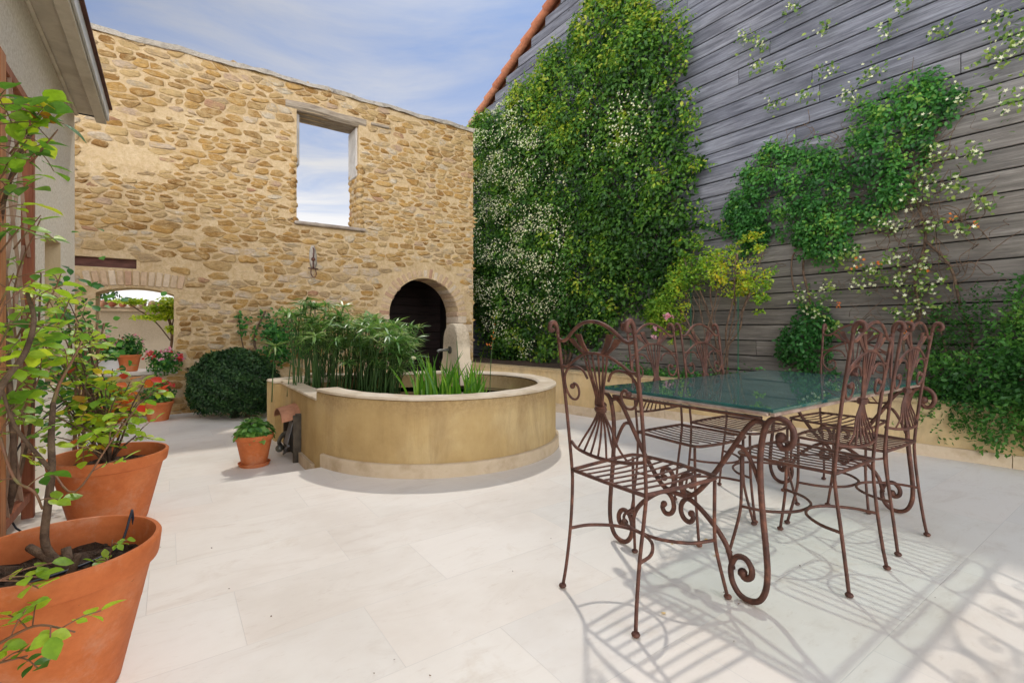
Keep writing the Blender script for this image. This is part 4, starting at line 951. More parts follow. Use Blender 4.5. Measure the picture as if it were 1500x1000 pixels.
# round clipped hedge
hd=empty('round_shrub',(-3.62,6.34,LOW)); tag(hd,'dark green clipped dome shrub at the foot of the rubble wall','shrub')
n=26000; v=rnd(n); v/=np.linalg.norm(v,axis=1,keepdims=True); v[:,2]=np.where(v[:,2]<-.75,-v[:,2],v[:,2])
lump=1+.045*np.sin(v[:,0]*9+v[:,2]*7)+.04*np.sin(v[:,1]*11-v[:,2]*9)
P=v*np.array([.565,.38,.45])*(lump*RNG.uniform(.82,1.03,n))[:,None]+np.array([0,0,.42]); P[:,2]=np.maximum(P[:,2],.03)
d=v*.6+np.array([0,0,-.25])+rnd(n,.45); leaf_mesh('foliage',L_HEDGE,P,v+rnd(n,.5),d,RNG.uniform(.03,.055,n),np.clip(.4+.25*np.sin(v[:,0]*8+v[:,2]*13)+RNG.normal(0,.22,n),0,1),'quad',hd)
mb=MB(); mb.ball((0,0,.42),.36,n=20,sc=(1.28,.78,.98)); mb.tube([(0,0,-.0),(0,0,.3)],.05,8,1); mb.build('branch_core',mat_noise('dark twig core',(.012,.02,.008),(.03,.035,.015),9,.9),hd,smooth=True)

# climber on rubble wall left of papyrus
wc=empty('wall_shrub',ST_L,ST_R); tag(wc,'loose shrub trained on the rubble wall between dome shrub and papyrus','shrub')
n=1300; P=wall_foliage([(.75,.4),(.70,.95),(.85,1.25),(1.15,1.35),(1.6,1.3),(1.9,1.0),(1.6,.5)],n,.3,61,dens=.5,f=3); nr=rnd(n,.6)+np.array([0,-.8,.4]); leaf_mesh('leaves',L_CLE,P,nr,rnd(n)+np.array([0,0,-.2]),RNG.uniform(.04,.075,n),np.clip(RNG.normal(.4,.25,n),0,1),'leaf',wc)
stems('stems',[([(1.0,-.06,-.1),(1.02,-.08,.5),(.95,-.06,.9),(1.1,-.05,1.3)],.016),([(1.05,-.06,-.1),(1.2,-.08,.5),(1.25,-.06,.9),(1.5,-.05,1.2)],.014),([(.95,-.06,.3),(.8,-.08,.8),(.75,-.06,1.2)],.008)],BARK,wc)

# papyrus
pp=empty('papyrus_clump',(-1.72,5.15,.38)); tag(pp,'tall papyrus clump with umbrella shaped heads growing in the pond','water plant')
heads=[];mb=MB();rays=[];rd=[];rn=[];rsz=[];rt=[]
for i in range(300):
    # footprint elongated along side wall to circle
    t=random.random(); bx=-.47+1.08*t+random.gauss(0,.04); by=-.32+.30*math.sin(t*3.1)-.32*t+random.gauss(0,.18)+.1
    lean=Vector((random.gauss(.05+.08*(t-.4),.075),random.gauss(-.03,.08),0)); h=random.uniform(.46,.96)*(1.0-.30*t); 
    if i%4==0: h*=.78
    tip=Vector((bx,by,0))+lean*1.1+Vector((0,0,h)); mid=Vector((bx,by,0))+lean*.35+Vector((0,0,h*.5))
    mb.tube([(bx,by,0),mid,tip],[.0055,.0035],4,3,tint=random.random())
    if random.random()<.85: heads.append((tip,lean))
mb.build('stems',GSTEM,pp,smooth=True)
for tip,lean in heads:
    k=random.randint(17,26); base=random.random(); L=random.uniform(.09,.165)
    for j in range(k):
        a=2*math.pi*j/k+random.uniform(-.15,.15); el=random.uniform(-.12,.38); dv=Vector((math.cos(a),math.sin(a),el))+lean
        rays.append(tip); rd.append(dv); rn.append((-math.cos(a)*el+random.gauss(0,.3),-math.sin(a)*el+random.gauss(0,.3),1)); rsz.append(L*random.uniform(.75,1.15)); rt.append(min(1,max(0,random.gauss(.42+.42*base,.17))))
leaf_mesh('umbel_leaves',L_PAP,np.array([tuple(p) for p in rays]),np.array(rn),np.array([tuple(p) for p in rd]),np.array(rsz)*1.1,rt,'blade',pp)

# iris clump
ir=empty('iris_clump',(-.52,4.30,.38)); tag(ir,'clump of bright green sword leaves rising from the front of the pond','water plant')
mb=MB()
for i in range(120):
    t=random.random(); x=-.33+.62*t+random.gauss(0,.02); y=random.gauss(0,.13); L=random.uniform(.18,.42)*(.85+.3*math.sin(3*t+.4)); lx=random.gauss(0,.07)+.08*(t-.5); ly=random.gauss(0,.05); w=random.uniform(.007,.013); a=random.uniform(-.5,.5)
    V=[];m=6
    for k in range(m+1):
        s=k/m; cx=x+lx*s*s*L*3; cy=y+ly*s*s*L*3; ww=w*(1-s**2.6)+.0006; V+=[(cx-ww*math.cos(a),cy-ww*math.sin(a),L*s),(cx+ww*.0,cy+.003,L*s),(cx+ww*math.cos(a),cy+ww*math.sin(a),L*s)]
    F=[]
    for k in range(m): F+=[(3*k,3*k+1,3*k+4,3*k+3),(3*k+1,3*k+2,3*k+5,3*k+4)]
    mb.add(V,F,0,random.random())
for (x,y,L,bn) in ((-.42,-.02,.16,-.5),(-.38,.03,.14,-.7),(.42,.0,.3,.4),(.40,.03,.25,.7)):
    V=[];m=7
    for k in range(m+1):
        s=k/m; ww=.009*(1-s**2.4)+.0005; cx=x+bn*s*L*1.2; cz=L*(s-.35*s*s) ; V+=[(cx,y-ww,cz),(cx,y+ww,cz)]
    mb.add(V,[(2*k,2*k+1,2*k+3,2*k+2) for k in range(m)],0,.8)
mb.build('blades',L_IRIS,ir,smooth=True)
mb=MB(); mb.tube([(.32,.05,0),(.33,.05,.35),(.36,.06,.66)],.004,5); mb.tube([(.05,.1,0),(.03,.1,.4),(.02,.1,.55)],.004,5); mb.tube([(-.35,.05,0),(-.36,.05,.4)],.0035,5); mb.build('flower_stems',GSTEM,ir,smooth=True)
fp=np.concatenate([np.array([(.35,.06,.62)])+RNG.normal(0,1,(16,3))*np.array([.008,.008,.05]),np.array([(.31,.05,.50)])+RNG.normal(0,1,(8,3))*np.array([.012,.01,.02])]); leaf_mesh('withered_blooms',F_ORG,fp,rnd(len(fp)),rnd(len(fp))+np.array([0,0,1]),.018,RNG.uniform(0,1,len(fp)),'leaf',ir)
fp=np.array([(-.36,.05,.40)])+RNG.normal(0,.008,(8,3)); leaf_mesh('white_bloom',F_WHITE,fp,rnd(8)+np.array([0,-1,0]),rnd(8),.03,np.ones(8),'petal5',ir)
# lily pads
for i,(x,y,r_) in enumerate([(-.95,3.98,.07),(-.80,3.86,.055),(-.10,4.15,.07),(.0,4.35,.06),(-.3,3.9,.06),(-.62,3.80,.06),(.12,4.6,.05),(-.2,4.55,.065)]):
    mb=MB(); n=18; V=[(0,0,0)]+[(r_*math.cos(R(12+336*k/n)),r_*math.sin(R(12+336*k/n)),random.uniform(0,.004)) for k in range(n+1)]; mb.add(V,[(0,k+1,k+2) for k in range(n)],0,random.uniform(.3,.9))
    nm=['leftmost','second from the left','green','furthest right','frontmost middle','front left','rear right','rear']
    tag(mb.build('lily_pad',L_BAS,None,loc=(x,y,.404),rz=i*1.3),'round lily pad floating on the pond among the iris leaves','lily pad','lily pads floating in the pond')

# basil
bs=empty('basil_plant',(-2.20,4.15,LOW+.21)); tag(bs,'bushy bright green basil growing in the small pot by the pond','herb')
n=520; v=rnd(n); v/=np.linalg.norm(v,axis=1,keepdims=True); v[:,2]=np.abs(v[:,2])*.95; P=v*np.array([.135,.135,.175])*RNG.uniform(.55,1.05,n)[:,None]+np.array([0.0,0,.03]); leaf_mesh('leaves',L_BAS,P,v+np.array([0,0,.9])+rnd(n,.3),v+rnd(n,.3),RNG.uniform(.035,.062,n),RNG.uniform(0,1,n),'rose',bs)
stems('stems',[([(0,0,0),(random.uniform(-.03,.03),random.uniform(-.03,.03),.06),(random.uniform(-.08,.08),random.uniform(-.08,.08),.14)],.003) for _ in range(9)],GSTEM,bs)

# flowers by the low window
def flower_bush(name,label,cat,cen,rad,nl,leafmat,ls,fm,nf,fs_,seed=0,clump=6):
    e=empty(name,cen,ST_R); tag(e,label,cat); n=nl; v=rnd(n); v/=np.linalg.norm(v,axis=1,keepdims=True); P=v*np.array(rad)*RNG.uniform(.3,1.05,n)[:,None]+np.array([0,0,rad[2]*.9]); leaf_mesh('leaves',leafmat,P,v+rnd(n,.5)+np.array([0,0,.5]),v+rnd(n,.6)+np.array([0,0,.4]),RNG.uniform(ls*.7,ls*1.2,n),RNG.uniform(0,1,n),'leaf',e)
    for m_,k_ in zip(fm if isinstance(fm,list) else [fm],nf if isinstance(nf,list) else [nf]):
        c_=max(1,k_//clump); vv=rnd(c_); vv/=np.linalg.norm(vv,axis=1,keepdims=True); vv[:,2]=np.abs(vv[:,2]); cc=vv*np.array(rad)*RNG.uniform(.75,1.1,c_)[:,None]+np.array([0,0,rad[2]]); Pf=np.repeat(cc,clump,0)+RNG.normal(0,.018,(c_*clump,3)); q_=len(Pf); leaf_mesh('flowers',m_,Pf,rnd(q_,.5)+np.array([0,-1,.4]),rnd(q_),fs_,RNG.uniform(0,1,q_),'petal5',e)
    stems('stems',[([(0,0,-.02),(v_[0]*.3,v_[1]*.3,rad[2]*.8),(v_[0],v_[1],rad[2]*1.4)],.004) for v_ in [(random.uniform(-rad[0],rad[0])*.8,random.uniform(-rad[1],rad[1])*.8) for _ in range(10)]],GSTEM,e)
    return e
flower_bush('geranium','pink flowered plant in the pot on the low window sill','flowering plant',onst(-.50,.16,.64),(.17,.12,.17),500,L_CLE,.05,[F_PINK,F_RED],[20,8],.04)
flower_bush('oleander','pink flowered bush in the trough at the left of the low window','flowering plant',onst(-.74,.20,.58),(.16,.10,.18),450,L_CLE,.045,[F_PINK,F_RED],[60,30],.04)
flower_bush('pink_geranium','bright pink flowers spilling over the right end of the low window sill','flowering plant',onst(-.12,-.10,.44),(.20,.13,.17),900,L_CLE,.045,[F_PINK,F_RED],[60,60],.042)
flower_bush('red_geranium','red flowered plant in the pot on the floor under the low window','flowering plant',onst(-.18,-.42,.08),(.17,.15,.16),500,L_CLE,.05,[F_RED,F_PINK],[70,20],.045)
flower_bush('leafy_pot_plant','leafy plant with a few red blooms in the brownish floor pot','flowering plant',onst(-.68,-.36,.10),(.2,.16,.16),600,L_ROSE,.05,[F_RED,F_ORG],[24,12],.045)
# lime green tree behind the window
mt=empty('lime_green_tree',onst(-.15,1.3,-.15),ST_R); tag(mt,'small tree with flat lime green sprays seen through the low window','tree')
pts=[]
for (cx,cy,cz,rx,ry,rz_) in [(-.38,0,1.60,.26,.2,.045),(.12,0,1.60,.2,.2,.10),(-.12,0,1.36,.26,.2,.045),(.12,0,1.45,.16,.2,.07),(.16,.05,1.18,.13,.15,.06),(-.05,.1,1.5,.2,.2,.05)]:
    k=420; u_=rnd(k); u_/=np.linalg.norm(u_,axis=1,keepdims=True); pts.append(np.array([cx,cy,cz])+u_*np.array([rx,ry,rz_])*RNG.uniform(.2,1.05,(k,1)))
P=np.concatenate(pts); n=len(P); leaf_mesh('crown',L_MAP,P,rnd(n,.5)+np.array([0,-.2,1]),rnd(n),RNG.uniform(.04,.07,n),RNG.uniform(0,1,n),'leaf',mt)
stems('trunk',[([(.1,0,0),(.08,0,.6),(.12,0,1.1),(.05,0,1.45)],.022),([(.1,0,1.0),(-.1,0,1.3),(-.4,0,1.55)],.009),([(.1,0,1.1),(.15,0,1.4),(.2,0,1.6)],.009)],BARK,mt)
# dark tree far behind
dt=empty('far_tree',onst(-3.5,12,-.15)); tag(dt,'dark green tree top showing over the courtyard wall','tree')
cs=[(0,0,2.4,1.6,1.2,.9),(1.2,.2,2.2,1.0,1,.7),(-1.2,0,2.1,1.1,1,.7)]
n=6000; P,v=blobpts(cs,n,.4); leaf_mesh('crown',L_HEDGE,P,v+rnd(n,.5),v+rnd(n,.7),RNG.uniform(.10,.18,n),RNG.uniform(0,1,n),'quad',dt)
stems('trunk',[([(0,0,0),(.05,0,1),(0,0,2.2)],.12)],BARK,dt)

# ------------------------------------------------------------------ rose bushes in foreground
def cam(px,y,d): return ((px-750)/712*d, d, 1.05+(480-y)*d/712)
class Rose:
    def __init__(s,name,label,loc): s.e=empty(name,loc); tag(s.e,label,'rose bush'); s.loc=Vector(loc); s.st=[]; s.P=[];s.N=[];s.D=[];s.S=[];s.T=[];s.red=[]
    def cane(s,pts,r,leaves=0,ls=.045,t0=.3,tm=.5,skip=.0):
        P=[Vector(p)-s.loc for p in pts]; s.st.append(([tuple(p) for p in P],r)); Q=catmull([tuple(p) for p in P],10)
        for k in range(leaves):
            t=t0+(1-t0)*(k+random.random()*.6)/leaves; i=min(len(Q)-2,int(t*(len(Q)-1))); p=Vector(Q[i]); tan=(Vector(Q[i+1])-p).normalized()
            s.spray(p,tan,ls,tm)
    def spray(s,p,tan,ls,tm):
        side=Vector((random.gauss(0,1),random.gauss(0,1),random.gauss(.15,.35))).normalized(); d=(tan*.3+side).normalized(); L=ls*random.uniform(1.4,2.2)
        e=p+d*L; s.st.append(([tuple(p),tuple(p+d*L*.5+Vector((0,0,.006))),tuple(e)],.0016))
        up=Vector((random.gauss(0,.4),random.gauss(0,.4)-.15,1)).normalized(); lat=d.cross(up).normalized(); tb=min(1,max(0,random.gauss(tm,.17)))
        for (f,sd,sc) in ((1,0,1.15),(.72,1,.9),(.72,-1,.9),(.38,1,.7),(.38,-1,.7)):
            if sd and f<.5 and random.random()<.4: continue
            q=p+d*L*f; dr=(d*(1 if sd==0 else .45)+lat*sd*.9+Vector((0,0,-.15+random.gauss(0,.12)))).normalized()
            s.P.append(tuple(q)); s.D.append(tuple(dr)); s.N.append(tuple(up+Vector((random.gauss(0,.25),random.gauss(0,.25),0)))); s.S.append(ls*sc*random.uniform(.8,1.15)); s.T.append(min(1,max(0,tb+random.gauss(0,.08))))
    def build(s,red=None,flowers=None):
        leaf_mesh('leaves',L_ROSE,s.P,s.N,s.D,s.S,s.T,'rose',s.e)
        thick=[q for q in s.st if (q[1] if np.isscalar(q[1]) else max(q[1]))>.006]; thin=[q for q in s.st if q not in thick]
        stems('trunk',thick,BARK,s.e,n=8); stems('canes',thin,CANE,s.e,n=5)
        if red is not None and len(red):
            r=np.array(red)-np.array(tuple(s.loc)); n=len(r); leaf_mesh('red_leaves',L_RED,r,rnd(n,.35)+np.array([0,-.2,1]),rnd(n)+np.array([.6,0,-.1]),RNG.uniform(.05,.075,n),RNG.uniform(0,1,n),'rose',s.e)
b1=(-1.31,1.44,.33)
r1=Rose('rose_bush','rose bush with a bare trunk growing in the nearest terracotta pot',b1)
tk=[b1,cam(67,800,1.42),cam(70,740,1.42),cam(76,690,1.43),cam(75,640,1.45),cam(78,590,1.48)]
r1.cane(tk,[.012,.010,.009,.007])
r1.cane([cam(78,590,1.48),cam(88,560,1.5),cam(105,530,1.52),cam(120,500,1.55)],[.006,.003],5,.04)
r1.cane([cam(76,690,1.43),cam(50,660,1.40),cam(20,620,1.36),cam(0,560,1.32)],[.007,.004],6,.035)
r1.cane([cam(76,690,1.43),cam(110,720,1.40),cam(160,650,1.45),cam(205,590,1.5)],[.0035,.002],6,.038,.5,.6)
r1.cane([cam(0,640,1.3),cam(20,700,1.3),cam(50,720,1.3),cam(62,745,1.32)],[.004,.003],3,.04)
r1.cane([cam(-30,960,1.1),cam(20,930,1.12),cam(60,915,1.13),cam(110,925,1.14)],[.004,.002],5,.042,.3,.55)
r1.cane([cam(-40,860,1.15),cam(-5,850,1.16),cam(20,850,1.18)],[.004,.002],3,.045,.3,.6)
r1.cane([cam(-50,985,1.1),cam(0,970,1.12),cam(40,960,1.13)],[.004,.002],3,.035,.3,.3)
r1.cane([b1,(b1[0]-.05,b1[1]-.02,.38),(b1[0]-.12,b1[1],.40)],[.014,.011]); r1.cane([b1,(b1[0]+.05,b1[1]-.05,.35),(b1[0]+.06,b1[1]-.04,.40)],[.011,.009]); r1.cane([b1,(b1[0]-.03,b1[1]+.02,.39)],[.013,.012])
r1.cane([(-1.19,1.42,.34),cam(160,820,1.42),cam(165,790,1.42)],[.002,.0015],4,.022,.3,.4)
# left border sprays between pot 1 and trellis
for (px,y,d_,k,ls) in [(20,400,1.5,3,.045),(50,440,1.5,6,.045),(15,470,1.45,5,.05),(90,400,1.6,3,.035),(40,500,1.45,4,.04),(5,520,1.35,3,.05),(60,545,1.45,4,.045),(20,590,1.4,3,.045),(105,430,1.65,3,.038),(115,475,1.6,3,.038),(30,555,1.4,2,.05),(8,440,1.3,3,.055)]:
    a=cam(px,y,d_); r1.cane([cam(px-25,y+55,d_),cam(px-10,y+25,d_),a],[.003,.0015],k,ls,.2,random.uniform(.35,.7))
r1.cane([cam(-20,620,1.2),cam(5,560,1.25),cam(35,520,1.3),cam(50,470,1.35),cam(40,430,1.4)],[.009,.005],5,.05,.3,.55)
r1.build()
b2=(-2.17,2.62,.29)
r2=Rose('rose_bush','spreading rose bush with yellow and red leaves in the second terracotta pot',b2)
random.seed(12)
tips=[(60,500,2.3),(85,470,2.35),(110,500,2.4),(140,530,2.45),(165,540,2.5),(190,560,2.5),(215,555,2.5),(230,570,2.5),(120,560,2.3),(95,590,2.3),(70,560,2.25),(150,600,2.4),(180,610,2.45),(110,620,2.3),(210,625,2.5),(130,480,2.5),(100,440,2.5),(75,430,2.4),(90,530,2.35),(155,570,2.35),(135,640,2.4),(200,590,2.5),(60,600,2.2),(115,450,2.55),(125,540,2.5),(85,640,2.2),(170,580,2.3)]
for (px,y,d_) in tips:
    t_=cam(px,y,d_); m1=(b2[0]+(t_[0]-b2[0])*.25+random.uniform(-.03,.03),b2[1]+(t_[1]-b2[1])*.3,b2[2]+(t_[2]-b2[2])*.4); m2=(b2[0]+(t_[0]-b2[0])*.65+random.uniform(-.04,.04),b2[1]+(t_[1]-b2[1])*.65,b2[2]+(t_[2]-b2[2])*.75)
    r2.cane([b2,m1,m2,t_],[.007,.0045,.002],6,.046,.45,random.choice([.3,.5,.6,.7,.85]))
red=[cam(px+random.gauss(0,4),y+random.gauss(0,3),d_) for (px,y,d_) in [(185,552,2.5),(195,555,2.5),(215,553,2.5),(235,572,2.5),(245,570,2.5),(165,575,2.45),(180,590,2.45),(190,585,2.45),(200,595,2.45),(150,560,2.4),(230,575,2.5),(175,560,2.4),(120,585,2.3),(220,558,2.5),(105,548,2.35),(98,560,2.3)]]
r2.build(red)
# leafy climber on the trellis
r3=Rose('climbing_rose','light green leafy climber growing up the wooden trellis',(-2.65,2.45,-.10))
base=(-2.65,2.5,-.1)
r3.cane([base,cam(20,700,2.3),cam(10,500,2.3),cam(0,330,2.2),cam(35,215,2.1),cam(70,170,2.0)],[.014,.006],4,.06,.6)
r3.cane([base,cam(40,650,2.5),cam(55,500,2.5),cam(60,400,2.5)],[.009,.004],8,.045,.3,.55)
r3.cane([base,cam(30,600,2.4),cam(20,430,2.35),cam(60,320,2.3)],[.006,.003],6,.045,.3,.5)
for (px,y,d_,k,ls) in [(40,205,1.6,4,.062),(55,175,1.6,4,.062),(20,150,1.5,5,.065),(5,140,1.4,4,.07),(85,190,1.6,2,.06),(10,250,1.5,3,.06),(35,240,1.6,3,.06),(5,300,1.45,3,.06),(40,320,1.9,2,.05),(0,200,1.4,4,.07),(60,315,2.0,1,.05)]:
    r3.cane([cam(px-40,y+50,d_),cam(px-18,y+22,d_),cam(px,y,d_)],[.0035,.0018],k,ls,.3,random.uniform(.25,.5))
r3.build()
# darker shrub growth at base of the house wall behind roses
for (nm,cen,lab) in (('green_shrub',(-2.75,3.05,LOW),'dark green leafy shrub against the house wall behind the rose canes'),):
    e=empty(nm,cen); tag(e,lab,'shrub'); n=380; P=rnd(n,1)*np.array([.10,.12,.25])+np.array([0,0,1.0]); leaf_mesh('leaves',L_CLE,P,rnd(n,.5)+np.array([.3,-.3,1]),rnd(n),RNG.uniform(.035,.06,n),RNG.uniform(.1,.9,n),'rose',e)
    stems('stems',[([(random.uniform(-.05,.05),random.uniform(-.05,.05),0),(random.uniform(-.1,.1),random.uniform(-.1,.1),.5),(random.uniform(-.15,.15),random.uniform(-.15,.15),1.2)],.006) for _ in range(9)],CANE,e)

# drip hose
mb=MB(); mb.tube([(-1.26,1.63,.30),(-1.265,1.62,.43),(-1.255,1.60,.435),(-1.25,1.55,.36),(-1.27,1.47,.345),(-1.33,1.35,.345),(-1.4,1.3,.345)],.004,8); tag(mb.build('drip_hose',HOSE,None,smooth=True),'thin dark drip hose looping over the rim of the nearest pot','hose')
mb=MB(); mb.tube([(-2.55,2.75,.55),(-2.3,2.72,.42),(-2.0,2.4,.60),(-2.35,2.3,.35),(-2.3,2.2,.02)],.004,6); 
h2=MB(); h2.tube([(-2.62,2.85,.62),(-2.7,2.7,.45),(-2.72,2.6,.2),(-2.55,2.5,.02),(-2.42,2.5,.006)],.005,6); tag(h2.build('drip_hose',HOSE,None,smooth=True),'thin dark hose hanging down to the floor left of the second pot','hose')

# ------------------------------------------------------------------ wrought iron chairs
def spiral(cx,cz,r0,r1,a0,a1,n=16,y=0):
    return [(cx+(r0+(r1-r0)*k/n)*math.cos(a0+(a1-a0)*k/n),y,cz+(r0+(r1-r0)*k/n)*math.sin(a0+(a1-a0)*k/n)) for k in range(n+1)]
def backy(z):   # lean of the backrest
    t=max(0,(z-.47)/.6); return -.185-.075*t**1.3
def onback(pts): return [(x,backy(z)+dy,z) for (x,dy,z) in pts]
def make_chair():
    e=empty('wrought_iron_chair')
    for sx in (-1,1):
        mb=MB(); pts=[(sx*.190,-.235,.012),(sx*.183,-.222,.10),(sx*.180,-.203,.25),(sx*.187,-.187,.40),(sx*.193,backy(.50),.50),(sx*.198,backy(.75),.75),(sx*.200,backy(.95),.95),(sx*.201,backy(1.035),1.035)]
        mb.tube(pts,.0070,8,4)
        y=backy(1.04); mb.tube([(sx*.201,y+.002,1.03),(sx*.201,y-.004,1.055),(sx*.201,y-.018,1.072),(sx*.201,y-.034,1.066),(sx*.201,y-.038,1.048),(sx*.201,y-.028,1.038),(sx*.201,y-.018,1.045)],[.0085,.0095,.010,.010,.0095,.009,.008],8,3,flat=None)
        mb.ball((sx*.191,-.236,.010),.0155,n=10,sc=(1,1,.65)); mb.build('back_post',IRON,e,smooth=True)
        mb=MB(); mb.tube([(sx*.232,.238,.012),(sx*.222,.224,.08),(sx*.208,.205,.18),(sx*.204,.197,.26),(sx*.206,.195,.46)],.0070,8,4); mb.ball((sx*.233,.239,.010),.0155,n=10,sc=(1,1,.65)); mb.build('leg',IRON,e,smooth=True)
    mb=MB(); mb.tube(onback([(-.197,0,1.005),(-.175,0,.998),(-.145,0,1.008),(-.10,0,1.042),(-.05,0,1.066),(0,0,1.073),(.05,0,1.066),(.10,0,1.042),(.145,0,1.008),(.175,0,.998),(.197,0,1.005)]),.0072,8,4); mb.build('top_rail',IRON,e,smooth=True)
    mb=MB(); mb.tube(onback([(-.196,0,.895),(-.165,0,.897),(-.12,0,.922),(-.06,0,.948),(0,0,.955),(.06,0,.948),(.12,0,.922),(.165,0,.897),(.196,0,.895)]),.0058,8,4); mb.build('middle_rail',IRON,e,smooth=True)
    mb=MB(); mb.tube([(-.192,-.187,.585),(-.12,-.215,.572),(0,-.228,.566),(.12,-.215,.572),(.192,-.187,.585)],.0065,8,4); mb.build('lower_rail',IRON,e,smooth=True)
    # sheaf splat
    mb=MB()
    for k,x1,x0 in ((0,-.125,-.058),(1,-.085,-.038),(2,.085,.038),(3,.125,.058)):
        xt=x1; zt=1.012+ (.022 if abs(x1)<.1 else -.0); zt=1.066-.42*abs(xt)**1.0*1.0+.0
        a=np.array((xt,backy(1.0),zt-.004)); b=np.array((x0,backy(.95),.952)); m_=(a+b)/2+np.array((-.006 if x1<0 else .006,0,0))
        # flat tapering blade
        V=[];
        for p,w in ((a,.017),(m_,.013),(b,.009)):
            for dx,dy in ((-w,-.003),(w,-.003),(w,.003),(-w,.003)): V.append((p[0]+dx,p[1]+dy,p[2]))
        F=[(0,1,2,3),(11,10,9,8)]
        for l in range(2):
            for q_ in range(4): F.append((l*4+q_,l*4+4+q_,l*4+4+(q_+1)%4,l*4+(q_+1)%4))
        mb=MB(); mb.add(V,F); mb.build('splat_blade',IRON,e)
    mb=MB()
    for k,x in enumerate((-.062,-.042,-.016,.016,.042,.062)):
        b=.0065*(k-2.5); mb=MB(); mb.tube(onback([(x,0,.950),(x*.80,0,.90),(x*.50,0,.84),(b,.0,.78)])+[(b,backy(.755),.755),(b,backy(.735),.735)],.0042,6,3); mb.build('rod',IRON,e,smooth=True)
    for k in range(7):
        x=-.125+k*.0417; b=.0060*(k-3); zb=.568+.012*(x/.125)**2; yb=-.226+.018*(x/.125)**2; mb=MB()
        mb.tube([(b,backy(.76)+.002,.762),(b,backy(.735),.73),(x*.35+b*.3,backy(.68)-.004,.68),(x*.72,-.215,.62),(x,yb,zb)],.0042,6,3); mb.build('rod',IRON,e,smooth=True)
    mb=MB(); mb.tube([(0,backy(.735),.735),(0,backy(.757),.757)],.026,10,1,flat=.62); mb.tube([(0,backy(.742),.742),(0,backy(.75),.75)],.029,10,1,flat=.66); mb.build('collar',IRON,e,smooth=True,autosmooth=40)
    for sx in (-1,1):
        pts=[(sx*.055,0,.855),(sx*.075,0,.885),(sx*.112,0,.898),(sx*.155,0,.890),(sx*.184,0,.862),(sx*.190,0,.825),(sx*.180,0,.790),(sx*.158,0,.768),(sx*.130,0,.768),(sx*.112,0,.790),(sx*.114,0,.818),(sx*.133,0,.830),(sx*.147,0,.818)]
        mb=MB(); P_=onback(pts); mb.tube(P_,[.005]*10+[.006,.007],6,4); mb.ball(P_[-1],.0115,n=8); mb.build('scroll',IRON,e,smooth=True)
    # seat: rounded frame with flat slats front to back
    mb=MB(); zS=.470
    fr=[(-.187,-.187,zS),(-.205,.0,zS),(-.212,.17,zS),(-.200,.205,zS),(-.16,.222,zS),(0,.238,zS),(.16,.222,zS),(.200,.205,zS),(.212,.17,zS),(.205,0,zS),(.187,-.187,zS)]
    mb.tube(fr,.0075,8,4); mb.tube([(-.187,-.187,zS),(0,-.192,zS),(.187,-.187,zS)],.0075,8,2); mb.build('seat_frame',IRON,e,smooth=True)
    mb=MB()
    for k in range(7):
        t=(k+1)/8; x0=-.187+.374*t; x1=-.205+.41*t; yf=.236-.30*abs(t-.5)**2.2*1.6
        mb.tube([(x0,-.188,zS+.006),((x0+x1)/2,.02,zS-.002),(x1,yf-.003,zS+.005)],.0072,6,4,flat=.45)
    mb.build('seat_slats',IRON,e,smooth=True)
    mb=MB(); zz=.238
    mb.tube([(-.180,-.205,zz),(-.16,-.12,zz),(-.09,-.035,zz),(0,-.006,zz),(.09,-.035,zz),(.16,-.12,zz),(.180,-.205,zz)],.0065,8,4); mb.build('stretcher',IRON,e,smooth=True); mb=MB()
    mb.tube([(-.204,.198,zz-.01),(-.17,.10,zz-.01),(-.09,.027,zz-.008),(0,.007,zz-.006),(.09,.027,zz-.008),(.17,.10,zz-.01),(.204,.198,zz-.01)],.0065,8,4)
    mb.build('stretcher',IRON,e,smooth=True)
    return e
TC=Vector((1.358,2.566,0))
def tabpt(u,v): return TC+Vector((CA,SA,0))*u+Vector((-SA,CA,0))*v
spec=[(-1.27,-.02,0,'iron chair at the near end of the glass table, back turned to the camera'),
      (-.27,.52,-90,'iron chair on the far side of the table, nearer the pond'),
      (.22,.52,-90,'iron chair on the far side of the table, further from the pond'),
      (1.09,.0,180,'iron chair at the far end of the glass table, nearest the boarded gable'),
      (-.23,-.505,90,'nearer iron chair on the right side of the table'),
      (.348,-.493,90,'further iron chair on the right side, beside the right corner of the table')]
chair=make_chair()
for i,(u_,v_,rot,lab) in enumerate(spec):
    o=chair if i==0 else copy_tree(chair)
    ang=A+R(rot)  # facing direction angle
    p=tabpt(u_,v_); f=Vector((math.cos(ang),math.sin(ang),0)); p=p+f*.215
    o.location=(p.x,p.y,0); o.rotation_euler=(0,0,ang-math.pi/2+R(random.uniform(-2,2)))
    tag(o,lab,'chair','wrought iron chairs round the glass table')

# ------------------------------------------------------------------ table
tb=empty('glass_top_table',(TC.x,TC.y,0),A); tag(tb,'rectangular glass table on scrolled wrought iron legs','table')
HL,HW,TZ=.82,.43,.745
mb=MB(); 
